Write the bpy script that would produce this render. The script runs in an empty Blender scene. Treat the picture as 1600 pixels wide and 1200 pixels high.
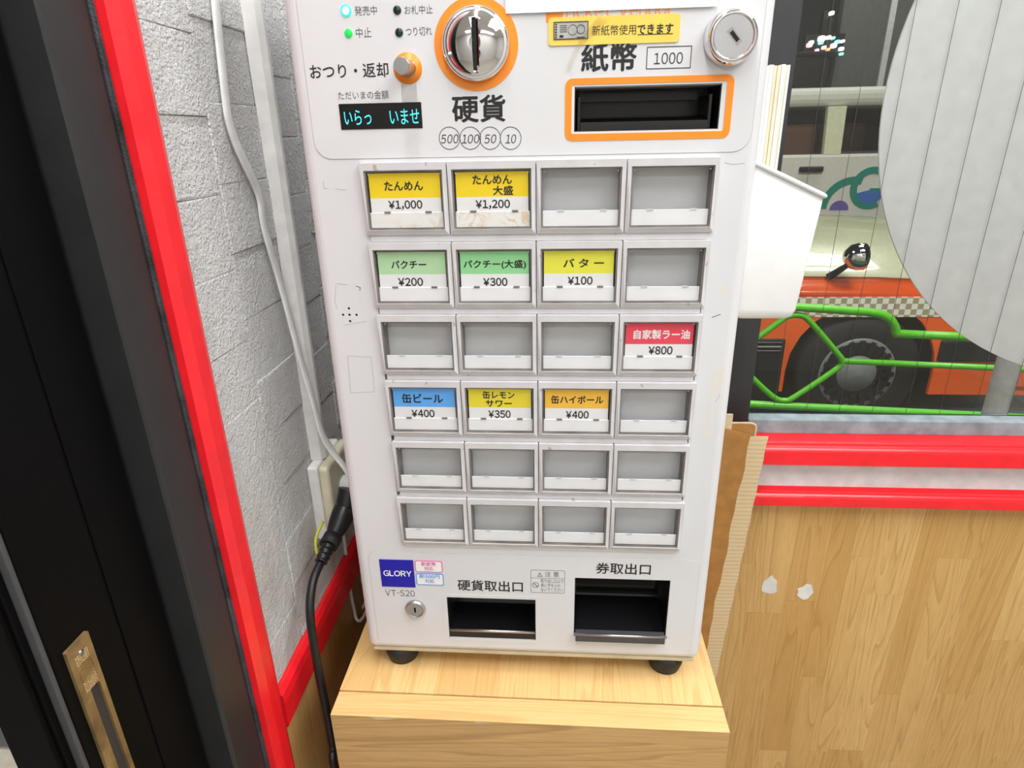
import bpy, bmesh, math, random
from mathutils import Vector, Matrix
random.seed(7)
scene = bpy.context.scene
COL = scene.collection
# ------------------------------------------------------------------ camera
CAM = Vector((0.01516, -0.47518, 0.01792)); FPX = 981.0
PITCH, YAW, ROLL = 0.378813, -0.0754575, -0.0207553
_f = Vector((math.sin(YAW)*math.cos(PITCH), math.cos(YAW)*math.cos(PITCH), -math.sin(PITCH)))
_x = Vector((math.cos(YAW), -math.sin(YAW), 0)); _u = _x.cross(_f)
CX = math.cos(ROLL)*_x + math.sin(ROLL)*_u; CU = -math.sin(ROLL)*_x + math.cos(ROLL)*_u; CF = _f
cd = bpy.data.cameras.new('camera'); cam = bpy.data.objects.new('camera', cd); COL.objects.link(cam)
cd.sensor_width = 36.0; cd.lens = FPX/1600*36.0; cd.clip_start = 0.01; cd.clip_end = 200
cam.matrix_world = Matrix(((CX.x, CU.x, -CF.x, CAM.x), (CX.y, CU.y, -CF.y, CAM.y), (CX.z, CU.z, -CF.z, CAM.z), (0, 0, 0, 1)))
scene.camera = cam
def U(px, py, ax, val):
    """survey point: the spot of the plane ax = val seen at a pixel of the photograph"""
    d = CF + CX*((px-800)/FPX) - CU*((py-600)/FPX); i = 'xyz'.index(ax)
    return CAM + d*((val-CAM[i])/d[i])
# ------------------------------------------------------------------ world, lights, exposure
w = bpy.data.worlds.new('night'); scene.world = w; w.use_nodes = True
w.node_tree.nodes['Background'].inputs[0].default_value = (0.010, 0.012, 0.016, 1)
w.node_tree.nodes['Background'].inputs[1].default_value = 1.0
def area(name, loc, sx, sy, power, col=(1, 1, 1), rot=(0, 0, 0)):
    l = bpy.data.lights.new(name, 'AREA'); l.shape = 'RECTANGLE'; l.size = sx; l.size_y = sy; l.energy = power; l.color = col
    o = bpy.data.objects.new(name, l); COL.objects.link(o); o.location = loc; o.rotation_euler = rot; return o
area('ceiling_or_fill_light', (-0.07, -0.50, 1.02), 0.05, 1.1, 17, (0.98, 0.99, 1.0))
area('ceiling_or_fill_light', (0.95, -0.55, 1.02), 0.8, 1.2, 34, (0.98, 0.99, 1.0))  # added soft fill from the right to brighten the left wall
area('ceiling_or_fill_light', (0.3, -2.1, 1.02), 2.4, 0.4, 26, (0.98, 0.99, 1.0))  # added fill from behind the camera, reaching into the gap by the wall
area('street_or_fill_light', (2.0, 0.9, 2.6), 1.6, 0.6, 190, (1.0, 0.98, 0.88))
area('street_or_fill_light', (2.4, 3.9, 4.0), 1.5, 1.0, 90, (1.0, 0.98, 0.90))
area('street_or_fill_light', (4.2, 7.2, 4.2), 1.5, 1.0, 140, (1.0, 0.98, 0.90))  # extra lamp added to brighten the grey van and the trees
area('street_or_fill_light', (-1.9, 1.6, 2.6), 0.8, 0.8, 80, (1.0, 0.98, 0.94))
vs = scene.view_settings; vs.view_transform = 'Standard'; vs.look = 'None'; vs.gamma = 1.0; vs.use_curve_mapping = False
vs.exposure = -0.25
# ------------------------------------------------------------------ materials
def lin(c):
    if isinstance(c, str): c = tuple(int(c[i:i+2], 16)/255 for i in (0, 2, 4))
    return tuple((v/12.92 if v <= 0.04045 else ((v+0.055)/1.055)**2.4) for v in c) + (1,)
class NT:
    def __init__(s, name):
        s.m = bpy.data.materials.new(name); s.m.use_nodes = True; s.n = s.m.node_tree.nodes; s.l = s.m.node_tree.links
        s.b = s.n['Principled BSDF']; s.out = s.n['Material Output']; s._pos = None
    def add(s, t, ins=None, **kw):
        o = s.n.new(t)
        for k, v in kw.items(): setattr(o, k, v)
        for k, v in (ins or {}).items():
            if isinstance(v, bpy.types.NodeSocket): s.l.new(v, o.inputs[k])
            else: o.inputs[k].default_value = v
        return o
    def pos(s):
        if not s._pos: s._pos = s.add('ShaderNodeNewGeometry').outputs['Position']
        return s._pos
    def vec(s, scale=(1, 1, 1), rnd=False):
        v = s.pos()
        if rnd:
            oi = s.add('ShaderNodeObjectInfo').outputs['Random']
            m = s.add('ShaderNodeMath', {0: oi, 1: 7.3}, operation='MULTIPLY').outputs[0]
            c = s.add('ShaderNodeCombineXYZ', {0: m, 1: m, 2: m}).outputs[0]
            v = s.add('ShaderNodeVectorMath', {0: v, 1: c}, operation='ADD').outputs[0]
        return s.add('ShaderNodeVectorMath', {0: v, 1: scale}, operation='MULTIPLY').outputs[0]
    def noise(s, sc, vec=None, det=3, rough=0.5, dist=0.0):
        return s.add('ShaderNodeTexNoise', {'Vector': vec or s.pos(), 'Scale': sc, 'Detail': det, 'Roughness': rough, 'Distortion': dist}).outputs[0]
    def ramp(s, fac, stops):
        r = s.add('ShaderNodeValToRGB', {0: fac}); e = r.color_ramp.elements
        while len(e) < len(stops): e.new(0.5)
        for i, (p, c) in enumerate(stops): e[i].position = p; e[i].color = lin(c) if not isinstance(c, float) else (c, c, c, 1)
        return r.outputs[0]
    def mix(s, fac, a, b, mode='MIX'):
        r = s.add('ShaderNodeMix', {0: fac}, data_type='RGBA', blend_type=mode)
        for i, v in ((6, a), (7, b)):
            if isinstance(v, bpy.types.NodeSocket): s.l.new(v, r.inputs[i])
            else: r.inputs[i].default_value = lin(v)
        return r.outputs[2]
    def math(s, op, a, b=0.0): return s.add('ShaderNodeMath', {0: a, 1: b}, operation=op).outputs[0]
    def set(s, **kw):
        for k, v in kw.items():
            k = {'color': 'Base Color', 'rough': 'Roughness', 'metal': 'Metallic', 'coat': 'Coat Weight', 'spec': 'Specular IOR Level', 'emit': 'Emission Color', 'power': 'Emission Strength', 'trans': 'Transmission Weight', 'ior': 'IOR', 'alpha': 'Alpha'}[k]
            if isinstance(v, bpy.types.NodeSocket): s.l.new(v, s.b.inputs[k])
            else: s.b.inputs[k].default_value = lin(v) if isinstance(v, str) else v
        return s
    def bump(s, h, strength=0.3, dist=0.002):
        b = s.add('ShaderNodeBump', {'Height': h, 'Strength': strength, 'Distance': dist}); s.l.new(b.outputs[0], s.b.inputs['Normal']); return s
MT = {}
def plain(name, c, rough=0.5, metal=0.0, var=0.04, bump=0.0, bsc=300, **kw):
    t = NT(name); n = t.noise(45, det=4)
    a = lin(c)[:3]; t.set(rough=rough, metal=metal, **kw)
    col = t.mix(t.ramp(n, [(0.3, 0.0), (0.7, 1.0)]), c, tuple(max(0, v*(1-var*2.2)) for v in [int(c[i:i+2], 16)/255 for i in (0, 2, 4)]))
    t.set(color=col)
    if bump: t.bump(t.noise(bsc, det=4), bump, 0.001)
    MT[name] = t.m; return t.m
def machine_white():
    t = NT('machine_white'); n = t.noise(8, det=5)
    c = t.ramp(n, [(0.35, 'dcdcde'), (0.7, 'd7d7d9')])
    sx = t.add('ShaderNodeSeparateXYZ', {0: t.pos()})
    # worn paint patches near the right-hand edge of the front
    px = t.math('MULTIPLY', t.math('GREATER_THAN', sx.outputs[0], 0.138), t.math('LESS_THAN', sx.outputs[2], -0.065))
    px = t.math('MULTIPLY', px, t.math('GREATER_THAN', sx.outputs[2], -0.24))
    m = t.math('MULTIPLY', px, t.math('GREATER_THAN', t.noise(38, t.vec((1, 1, 0.45)), det=5), 0.56))
    c = t.mix(t.math('MULTIPLY', m, 0.7), c, 'e2d8cb')
    t.set(color=c, rough=0.38, spec=0.4); MT['machine_white'] = t.m
machine_white()
def bezel_grey():
    t = NT('bezel_grey'); n = t.noise(60, det=5)
    r = t.noise(150, t.vec((1, 1, 0.6)), det=6)
    c = t.mix(t.ramp(n, [(0.35, 0.0), (0.75, 1.0)]), 'd4d3d5', 'cbc8c9')
    c = t.mix(t.math('MULTIPLY', t.math('GREATER_THAN', r, 0.70), 0.5), c, '8a6a55')
    t.set(color=c, rough=0.42); MT['bezel_grey'] = t.m
bezel_grey()
def stained_card():
    t = NT('stained_card'); n = t.noise(90, det=4, dist=1.5); n2 = t.noise(40, det=2)
    f = t.math('MULTIPLY', t.ramp(n, [(0.44, 0.0), (0.5, 1.0), (0.56, 0.0)]), t.ramp(n2, [(0.4, 0.0), (0.65, 1.0)]))
    t.set(color=t.mix(t.math('MULTIPLY', f, 0.75), 'f0efec', 'dfb779'), rough=0.6); MT['stained_card'] = t.m
stained_card()
def wood(name, axis, a, b, dark, sc=1.0, rough=0.35, gs=30.0):
    # grain runs along `axis`; the boards differ by the object's own random number
    t = NT(name); s = {'x': (0.06, 1, 1), 'y': (1, 0.06, 1), 'z': (1, 1, 0.06)}[axis]; s = tuple(v*sc for v in s)
    v = t.vec(s, True)
    big = t.noise(14, v, det=2, dist=1.2)
    rings = t.math('FRACT', t.math('MULTIPLY', big, 16.0))
    rings = t.ramp(rings, [(0.0, 0.0), (0.75, 0.35), (0.92, 1.0), (1.0, 0.0)])
    fine = t.noise(gs*14, v, det=3, rough=0.65)
    oi = t.add('ShaderNodeObjectInfo').outputs['Random']
    base = t.mix(oi, a, b)
    c = t.mix(t.math('MULTIPLY', rings, 0.55), base, dark)
    c = t.mix(t.math('MULTIPLY', t.ramp(fine, [(0.45, 0.0), (0.75, 1.0)]), 0.35), c, dark)
    t.set(color=c, rough=rough, spec=0.35); t.bump(fine, 0.06, 0.0005); MT[name] = t.m
wood('laminate_z', 'z', 'dcb678', 'c89d5c', 'a67e44')
wood('oak_y', 'y', 'ecc98c', 'e2b97b', 'cf9f5e')
wood('oak_x', 'x', 'ebc78a', 'e5bd80', 'cf9f5e')
wood('walnut_x', 'x', 'd2aa70', 'caa068', '9a7344', rough=0.45)
def plaster():
    t = NT('brick_plaster'); n = t.noise(430, det=4, rough=0.6); n2 = t.noise(14, det=4)
    sx = t.add('ShaderNodeSeparateXYZ', {0: t.pos()})
    low = t.add('ShaderNodeMapRange', {0: sx.outputs[2], 1: -0.2, 2: -0.46, 3: 0.0, 4: 1.0}).outputs[0]
    g = t.math('MULTIPLY', t.ramp(t.noise(22, t.vec((1, 1, 0.4)), det=5), [(0.45, 0.0), (0.62, 1.0)]), low)
    c = t.mix(t.ramp(n2, [(0.3, 0.0), (0.7, 1.0)]), 'fafaf9', 'f0efed')
    c = t.mix(t.math('MULTIPLY', g, 0.45), c, 'b3a48c')
    c = t.mix(t.math('MULTIPLY', low, 0.10), c, 'c9c6be')
    t.set(color=c, rough=0.75, spec=0.2); t.bump(t.math('ADD', n, t.math('MULTIPLY', t.noise(150, det=3), 0.8)), 1.0, 0.0060); MT['brick_plaster'] = t.m
plaster()
plain('joint_white', 'e6e4e0', 0.8)
plain('wall_paint', 'e9e8e4', 0.7)
plain('ceiling_white', 'efeeea', 0.8)
plain('floor_tile', 'b9b2a4', 0.5, bump=0.1)
plain('red_paint', 'fb1f2a', 0.32, var=0.03, bump=0.12, bsc=90, coat=0.2)
plain('white_paint', 'e4eaec', 0.55, bump=0.6, bsc=120)
plain('black_door', '040405', 0.6, spec=0.12, bump=0.05)
plain('black_frame', '2a2a2b', 0.45, bump=0.1)
plain('brush_strip', '4c4d50', 0.9, var=0.25, bump=0.8, bsc=700)
plain('grey_edge', '4a4a4c', 0.5)
plain('window_frame', '2f3032', 0.45)
plain('weathered_ledge', '98a6ac', 0.7, var=0.1, bump=0.4, bsc=120)
plain('cream_plate', 'd8ccb0', 0.5)
plain('rubber', '1a1a1b', 0.6)
plain('black_plastic', '161617', 0.35)
plain('black_gloss', '060607', 0.12)
plain('cable_black', '101011', 0.45)
plain('white_plastic', 'f2f2f0', 0.4)
plain('duct_white', 'eeedea', 0.4)
plain('cream_plastic', 'e6e0c4', 0.45)
plain('yellow_wire', 'c8c840', 0.5)
plain('chrome', 'e8e8ea', 0.06, 1.0, var=0.0)
plain('brushed_steel', 'b9b9b9', 0.28, 1.0, var=0.05)
plain('satin_steel', 'c4c4c6', 0.35, 1.0, var=0.02)
plain('brass', 'b79a68', 0.5, 0.6, var=0.15, bump=0.6, bsc=420)
plain('orange_print', 'ff9220', 0.4, var=0.01)
plain('orange_faint', 'ff9c5c', 0.5, var=0.01)
plain('black_print', '1b1b1d', 0.5, var=0.0)
plain('grey_print', '5a5a5c', 0.5, var=0.0)
plain('line_grey', 'a9a9ab', 0.5, var=0.0)
plain('white_print', 'f6f6f6', 0.5, var=0.0)
plain('card_white', 'f3f3f4', 0.5, var=0.01)
plain('panel_grey', 'd6d7d9', 0.4, var=0.01)
plain('cover_edge_dark', '8c8580', 0.35, var=0.12)
plain('wire_grey', '6e6c68', 0.5, 0.3)
plain('gap_dark', '3a3330', 0.8)
plain('yellow_card', 'ffdf14', 0.45, var=0.01); plain('lime_card', 'f1ee4a', 0.45, var=0.01); plain('mint_card', 'bde5b4', 0.45, var=0.01)
plain('green_card', '9ce3a0', 0.45, var=0.01); plain('pink_card', 'f64a60', 0.45, var=0.01); plain('blue_card', '66b6ff', 0.45, var=0.01)
plain('amber_card', 'ffc844', 0.45, var=0.01); plain('gold_card', 'f5e23a', 0.45, var=0.01)
plain('sticker_yellow', 'f6d65e', 0.4, var=0.02); plain('navy_sticker', '1a14a8', 0.35, var=0.01)
plain('pink_print', 'dd6fa0', 0.5, var=0.0); plain('sky_print', '4a9fe0', 0.5, var=0.0)
plain('bill_grey', 'c4c4be', 0.5, var=0.1)
plain('cardboard', 'b98544', 0.8, var=0.06, bump=0.1); plain('torn_cardboard', 'e6d2ac', 0.9, var=0.08, bump=0.3, bsc=200)
plain('paper_white', 'fbfaf6', 0.6, var=0.01); plain('paper_cream', 'f5e6c8', 0.6, var=0.02)
plain('bin_white', 'f6f6f5', 0.35, var=0.01)
plain('disc_white', 'ededee', 0.5, var=0.02)
plain('post_grey', 'e4e7e7', 0.5); plain('rail_green', '58c018', 0.35, var=0.04)
plain('taxi_orange', 'f8661c', 0.25, var=0.02, coat=0.5); plain('taxi_cream', 'e6ebcb', 0.25, var=0.02, coat=0.5)
plain('taxi_white', 'dfe2da', 0.25, var=0.02, coat=0.5)
plain('tyre', '131313', 0.7); plain('dark_trim', '17181a', 0.4); plain('car_glass', '0c0d0f', 0.08); plain('seat_brown', '6e4a38', 0.7)
plain('hub_grey', '7c7f84', 0.4); plain('logo_teal', '149080', 0.4); plain('logo_blue', '3a78c8', 0.4); plain('logo_violet', '6a62b0', 0.4)
plain('asphalt', '2e3033', 0.85, var=0.2, bump=0.4); plain('paver', 'b4b2a8', 0.75, var=0.12, bump=0.3); plain('kerb_stone', '9aa0a4', 0.6, var=0.1)
plain('leaf_dark', '2c3a1c', 0.7, var=0.3, bump=0.5, bsc=20); plain('van_grey', '6a6c6a', 0.5); plain('building_dark', '23241f', 0.8)
plain('tape_residue', 'e6e6e2', 0.6)
def glow(name, c, p):
    t = NT(name); n = t.noise(200); t.set(color=c, emit=c, power=p, rough=0.4); MT[name] = t.m
glow('led_cyan', 'a8fff0', 2.2); glow('led_ring', '20e0c8', 1.2); glow('led_green', '10c850', 0.75); glow('vfd', '48d8e8', 1.1)
glow('sign_white', 'fffdf0', 2.5); glow('sign_cyan', '8af0e0', 2.0); glow('sign_pink', 'ffc4c8', 1.6); glow('sign_amber', 'ffc070', 1.5)
plain('led_off', '12322a', 0.25)
def clear(name, tint, gl=0.06, rough=0.05):
    t = NT(name); tr = t.add('ShaderNodeBsdfTransparent', {0: lin(tint)}); g = t.add('ShaderNodeBsdfGlossy', {0: (1, 1, 1, 1), 1: rough})
    fr = t.add('ShaderNodeFresnel', {0: 1.45}); f = t.math('MULTIPLY', fr.outputs[0], gl)
    mx = t.add('ShaderNodeMixShader', {0: f, 1: tr.outputs[0], 2: g.outputs[0]}); t.l.new(mx.outputs[0], t.out.inputs[0]); MT[name] = t.m
clear('clear_plastic', 'ffffff', 0.25, 0.12); clear('pane_glass', 'fdfefd', 0.8, 0.0); clear('clear_tape', 'fffefa', 0.5, 0.25)
def corrugated():
    t = NT('torn_corrugated'); wv = t.add('ShaderNodeTexWave', {'Vector': t.pos(), 'Scale': 46.0, 'Distortion': 1.2, 'Detail': 2.0}, bands_direction='Z').outputs[1]
    c = t.mix(t.math('MULTIPLY', wv, 0.3), 'dcc49a', 'b4976a'); c = t.mix(t.math('MULTIPLY', t.noise(60, det=4), 0.3), c, 'e8dabd')
    t.set(color=c, rough=0.9); t.bump(wv, 0.35, 0.0006); MT['torn_corrugated'] = t.m
corrugated()
def checker():
    t = NT('checker_decal'); c = t.add('ShaderNodeTexChecker', {'Vector': t.vec((1, 0, 1)), 'Color1': lin('e6e6dc'), 'Color2': lin('a8987c'), 'Scale': 36.0})
    t.set(color=c.outputs[0], rough=0.4); MT['checker_decal'] = t.m
checker()
# ------------------------------------------------------------------ mesh helpers
WL = {}
def empty(name, loc, label=None, cat=None, group=None, parent=None):
    o = bpy.data.objects.new(name, None); COL.objects.link(o); o.empty_display_size = 0.02
    loc = Vector(loc); WL[o] = loc; o.parent = parent; o.location = loc - (WL[parent] if parent else Vector())
    tag(o, label, cat, group); return o
def tag(o, label=None, cat=None, group=None, kind=None):
    if label: o['label'] = label
    if cat: o['category'] = cat
    if group: o['group'] = group
    if kind: o['kind'] = kind
    return o
class MB:
    def __init__(s): s.bm = bmesh.new()
    def box(s, x0, x1, y0, y1, z0, z1, bev=0.0, seg=2):
        v = [s.bm.verts.new(p) for p in ((x0, y0, z0), (x1, y0, z0), (x1, y1, z0), (x0, y1, z0), (x0, y0, z1), (x1, y0, z1), (x1, y1, z1), (x0, y1, z1))]
        f = [s.bm.faces.new([v[i] for i in q]) for q in ((0, 3, 2, 1), (4, 5, 6, 7), (0, 1, 5, 4), (1, 2, 6, 5), (2, 3, 7, 6), (3, 0, 4, 7))]
        if bev:
            e = list({ed for fc in f for ed in fc.edges})
            bmesh.ops.bevel(s.bm, geom=e, offset=bev, segments=seg, profile=0.5, affect='EDGES')
        return s
    def prism(s, pts, axis, a, b):
        """closed 2-D outline swept along axis from a to b; pts are the two other coordinates in xyz order"""
        mk = {'x': lambda p, t: (t, p[0], p[1]), 'y': lambda p, t: (p[0], t, p[1]), 'z': lambda p, t: (p[0], p[1], t)}[axis]
        A = [s.bm.verts.new(mk(p, a)) for p in pts]; B = [s.bm.verts.new(mk(p, b)) for p in pts]; n = len(pts)
        s.bm.faces.new(A); s.bm.faces.new(B[::-1])
        for i in range(n): s.bm.faces.new((A[i], B[i], B[(i+1) % n], A[(i+1) % n]))
        return s
    def ring(s, outer, inner, axis, a, b):
        """outline with a hole (same point count), swept"""
        mk = {'x': lambda p, t: (t, p[0], p[1]), 'y': lambda p, t: (p[0], t, p[1]), 'z': lambda p, t: (p[0], p[1], t)}[axis]
        n = len(outer); L = [[s.bm.verts.new(mk(p, t)) for p in q] for q, t in ((outer, a), (inner, a), (outer, b), (inner, b))]
        for i in range(n):
            j = (i+1) % n
            s.bm.faces.new((L[0][i], L[0][j], L[1][j], L[1][i])); s.bm.faces.new((L[2][i], L[3][i], L[3][j], L[2][j]))
            s.bm.faces.new((L[0][i], L[2][i], L[2][j], L[0][j])); s.bm.faces.new((L[1][i], L[1][j], L[3][j], L[3][i]))
        return s
    def lathe(s, prof, c, axis='y', n=40, smooth=True):
        """prof: (radius, offset along axis) list"""
        c = Vector(c); rows = []
        for r, t in prof:
            row = []
            for k in range(n):
                a = 2*math.pi*k/n; ca, sa = math.cos(a)*r, math.sin(a)*r
                row.append(s.bm.verts.new(c + Vector({'y': (ca, t, sa), 'x': (t, ca, sa), 'z': (ca, sa, t)}[axis])))
            rows.append(row)
        for i in range(len(rows)-1):
            for k in range(n):
                f = s.bm.faces.new((rows[i][k], rows[i][(k+1) % n], rows[i+1][(k+1) % n], rows[i+1][k])); f.smooth = smooth
        for row in (rows[0], rows[-1]):
            if (row[0].co-row[n//2].co).length > 1e-7: s.bm.faces.new(row)
        return s
    def tube(s, pts, r, n=10, ry=None, up=None, sub=6):
        """smooth tube through points; ry gives a flat cross-section"""
        P = [Vector(p) for p in pts]
        if sub > 1 and len(P) > 2:
            Q = []
            for i in range(len(P)-1):
                p0, p1, p2, p3 = P[max(i-1, 0)], P[i], P[i+1], P[min(i+2, len(P)-1)]
                for k in range(sub):
                    t = k/sub; Q.append(0.5*((2*p1)+(p2-p0)*t+(2*p0-5*p1+4*p2-p3)*t*t+(3*p1-p0-3*p2+p3)*t**3))
            Q.append(P[-1]); P = Q
        rr = r if callable(r) else (lambda t: r); rows = []; prev = Vector(up) if up else None
        for i, p in enumerate(P):
            d = (P[min(i+1, len(P)-1)]-P[max(i-1, 0)]).normalized()
            a = prev if prev is not None else (Vector((0, 0, 1)) if abs(d.z) < 0.9 else Vector((1, 0, 0)))
            sd = d.cross(a).normalized(); a = sd.cross(d).normalized()
            if not up: prev = a
            q = rr(i/(len(P)-1)); q2 = ry or q
            rows.append([s.bm.verts.new(p+sd*math.cos(2*math.pi*k/n)*q+a*math.sin(2*math.pi*k/n)*q2) for k in range(n)])
        for i in range(len(rows)-1):
            for k in range(n):
                f = s.bm.faces.new((rows[i][k], rows[i][(k+1) % n], rows[i+1][(k+1) % n], rows[i+1][k])); f.smooth = True
        s.bm.faces.new(rows[0]); s.bm.faces.new(rows[-1][::-1]); return s
    def grid(s, rows, thick=None, smooth=True):
        V = [[s.bm.verts.new(p) for p in r] for r in rows]
        for i in range(len(V)-1):
            for k in range(len(V[0])-1):
                f = s.bm.faces.new((V[i][k], V[i][k+1], V[i+1][k+1], V[i+1][k])); f.smooth = smooth
        if thick: bmesh.ops.solidify(s.bm, geom=s.bm.faces[:], thickness=thick)
        return s
    def mesh(s, name):
        bmesh.ops.recalc_face_normals(s.bm, faces=s.bm.faces[:])
        me = bpy.data.meshes.new(name); s.bm.to_mesh(me); s.bm.free(); return me
    def build(s, name, mat, parent=None, **kw): return link(name, s.mesh(name), mat, parent, **kw)
def link(name, me, mat, parent=None, smooth=False, label=None, cat=None, group=None, kind=None):
    xs = [v.co for v in me.vertices]
    o0 = Vector(((min(v.x for v in xs)+max(v.x for v in xs))/2, (min(v.y for v in xs)+max(v.y for v in xs))/2, min(v.z for v in xs)))
    me.transform(Matrix.Translation(-o0)); me.materials.clear(); me.materials.append(MT[mat])
    if smooth:
        for p in me.polygons: p.use_smooth = True
    o = bpy.data.objects.new(name, me); COL.objects.link(o); WL[o] = o0; o.parent = parent
    o.location = o0 - (WL[parent] if parent else Vector()); return tag(o, label, cat, group, kind)
def rrect(x0, x1, z0, z1, r, n=5):
    P = []
    for cx, cz, a0 in ((x1-r, z1-r, 0), (x0+r, z1-r, 90), (x0+r, z0+r, 180), (x1-r, z0+r, 270)):
        for k in range(n+1):
            a = math.radians(a0+90*k/n); P.append((cx+r*math.cos(a), cz+r*math.sin(a)))
    return P
def circ(cx, cz, r, n=32): return [(cx+r*math.cos(2*math.pi*k/n), cz+r*math.sin(2*math.pi*k/n)) for k in range(n)]
def glyphs(body, shear):
    cu = bpy.data.curves.new('print', 'FONT'); cu.body = body; cu.shear = shear; cu.resolution_u = 3
    o = bpy.data.objects.new('print', cu); COL.objects.link(o)
    dg = bpy.context.evaluated_depsgraph_get(); me = bpy.data.meshes.new_from_object(o.evaluated_get(dg))
    bpy.data.objects.remove(o); bpy.data.curves.remove(cu); return me
def text_mesh(body, bold=0.0, shear=0.0):
    if all(ord(c) < 256 for c in body):                 # Latin and numerals: wide-form gothic glyphs set close together
        b = bmesh.new(); x_ = 0.0
        for ch in body:
            if ch == ' ': x_ += 0.3; continue
            m = glyphs('\uffe5' if ch == '\u00a5' else chr(ord(ch)+0xFEE0), shear); n0 = len(b.verts); b.from_mesh(m); b.verts.ensure_lookup_table()
            nv = b.verts[n0:]
            if ch == '-':
                for v in nv: v.co.x *= 0.42
            a0 = min(v.co.x for v in nv); a1 = max(v.co.x for v in nv)
            for v in nv: v.co.x += x_-a0
            x_ += a1-a0+(0.09 if ch not in ',1' else 0.12)
        me = bpy.data.meshes.new('print'); b.to_mesh(me); b.free()
    else: me = glyphs(body, shear)
    if bold:                                            # heavier strokes: the glyph laid down again a little to each side
        b = bmesh.new()
        for i_, (dx_, dy_) in enumerate(((0, 0), (bold, 0), (-bold, 0), (0, bold), (0, -bold))):
            n0 = len(b.verts); b.from_mesh(me); b.verts.ensure_lookup_table()
            for v in b.verts[n0:]: v.co.x += dx_; v.co.y += dy_; v.co.z = i_
        b.to_mesh(me); b.free()
    return me
def text(name, body, box, mat, parent, y, bold=0.0, shear=0.0, px=True):
    """printed lettering, scaled to the box it fills: pixel box of the photograph on the plane y, or (x0, x1, z0, z1)"""
    if px:
        a, b, c, d = box; mx, my = (a+c)/2, (b+d)/2
        x0, x1 = U(a, my, 'y', y).x, U(c, my, 'y', y).x; z1, z0 = U(mx, b, 'y', y).z, U(mx, d, 'y', y).z
    else: x0, x1, z0, z1 = box
    me = text_mesh(body, bold, shear); vs_ = me.vertices
    ax, bx = min(v.co.x for v in vs_), max(v.co.x for v in vs_); ay, by = min(v.co.y for v in vs_), max(v.co.y for v in vs_)
    for v in vs_:
        v.co = Vector((x0+(v.co.x-ax)/(bx-ax)*(x1-x0), y-v.co.z*1.2e-5, z0+(v.co.y-ay)/max(by-ay, 1e-6)*(z1-z0)))
    return link(name, me, mat, parent)
def cut(ob, boxes):
    """take the given meshes out of ob with boolean cuts"""
    for me in boxes:
        c = bpy.data.objects.new('cutter', me); COL.objects.link(c)
        m = ob.modifiers.new('cut', 'BOOLEAN'); m.operation = 'DIFFERENCE'; m.object = c; m.solver = 'EXACT'
        c.location = -Vector() ; c.parent = None
        c.matrix_world = Matrix.Identity(4); ob_l = ob.location.copy()
        bpy.context.view_layer.update(); dg = bpy.context.evaluated_depsgraph_get()
        new = bpy.data.meshes.new_from_object(ob.evaluated_get(dg)); ob.modifiers.clear(); ob.data = new
        bpy.data.objects.remove(c)
def polyline(name, pts, wd, mat, parent, y):
    b = MB()
    for (a, c) in zip(pts[:-1], pts[1:]):
        d = Vector((c[0]-a[0], c[1]-a[1])); n = Vector((-d.y, d.x)).normalized()*wd/2
        b.prism([(a[0]+n.x, a[1]+n.y), (c[0]+n.x, c[1]+n.y), (c[0]-n.x, c[1]-n.y), (a[0]-n.x, a[1]-n.y)], 'y', y, y+0.0002)
    return b.build(name, mat, parent, kind='stuff')
# ================================================================== the setting
FLOOR = -1.42; XW = -0.25; YW = 0.365
tag(MB().box(-2.4, 2.6, -2.6, 0.58, FLOOR-0.05, FLOOR).build('floor', 'floor_tile'), kind='structure')
tag(MB().box(-2.4, 2.6, -2.6, YW+0.13, 1.05, 1.12).build('ceiling', 'ceiling_white'), kind='structure')
tag(MB().box(-2.4, 2.6, -2.7, -2.6, FLOOR, 1.05).build('wall_back', 'wall_paint'), kind='structure')
tag(MB().box(2.6, 2.7, -2.6, YW+0.13, FLOOR, 1.05).build('wall_right', 'wall_paint'), kind='structure')
tag(MB().box(-2.5, -2.4, -2.6, YW+0.13, FLOOR, 1.05).build('wall_far_left', 'wall_paint'), kind='structure')
# --- window wall: lower laminate, white board, upper parts
wr = tag(MB().box(XW-0.1, 2.6, YW+0.004, YW+0.058, FLOOR, -0.396).box(XW-0.1, 0.2448, YW+0.004, YW+0.058, -0.396, 1.05).box(0.2448, 2.6, YW+0.004, YW+0.058, 0.70, 1.05)
         .build('wall_rear', 'wall_paint'), kind='structure')
x = XW
while x < 2.6:
    wd = random.choice((0.036, 0.042, 0.05, 0.058)); z = -0.502
    first = True
    while z > FLOOR:
        ln = random.uniform(0.08, 0.4) if first else random.uniform(0.25, 0.5); first = False
        z0 = max(z-ln, FLOOR)
        MB().box(x, min(x+wd, 2.6)-0.0002, YW, YW+0.004, z0+0.0002, z).build('plank', 'laminate_z', wr)
        z = z0
    x += wd
MB().box(XW, 2.6, YW-0.003, YW+0.004, -0.478, -0.426).build('board', 'white_paint', wr, label='white painted board between two red mouldings')
def mould(name, prof):
    b = MB(); b.prism(prof, 'x', XW, 2.6)
    return tag(b.build(name, 'red_paint'), kind='structure')
def arc(cy, cz, r, a0, a1, n=7): return [(cy+r*math.cos(math.radians(a0+(a1-a0)*k/n)), cz+r*math.sin(math.radians(a0+(a1-a0)*k/n))) for k in range(n+1)]
mould('trim_1', [(0.382, -0.393), (0.382, -0.430), (0.341, -0.430), (0.3385, -0.4275), (0.3385, -0.413)] + arc(0.3465, -0.4095, 0.008, 190, 100) + [(0.347, -0.4005), (0.3475, -0.398)])
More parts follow.
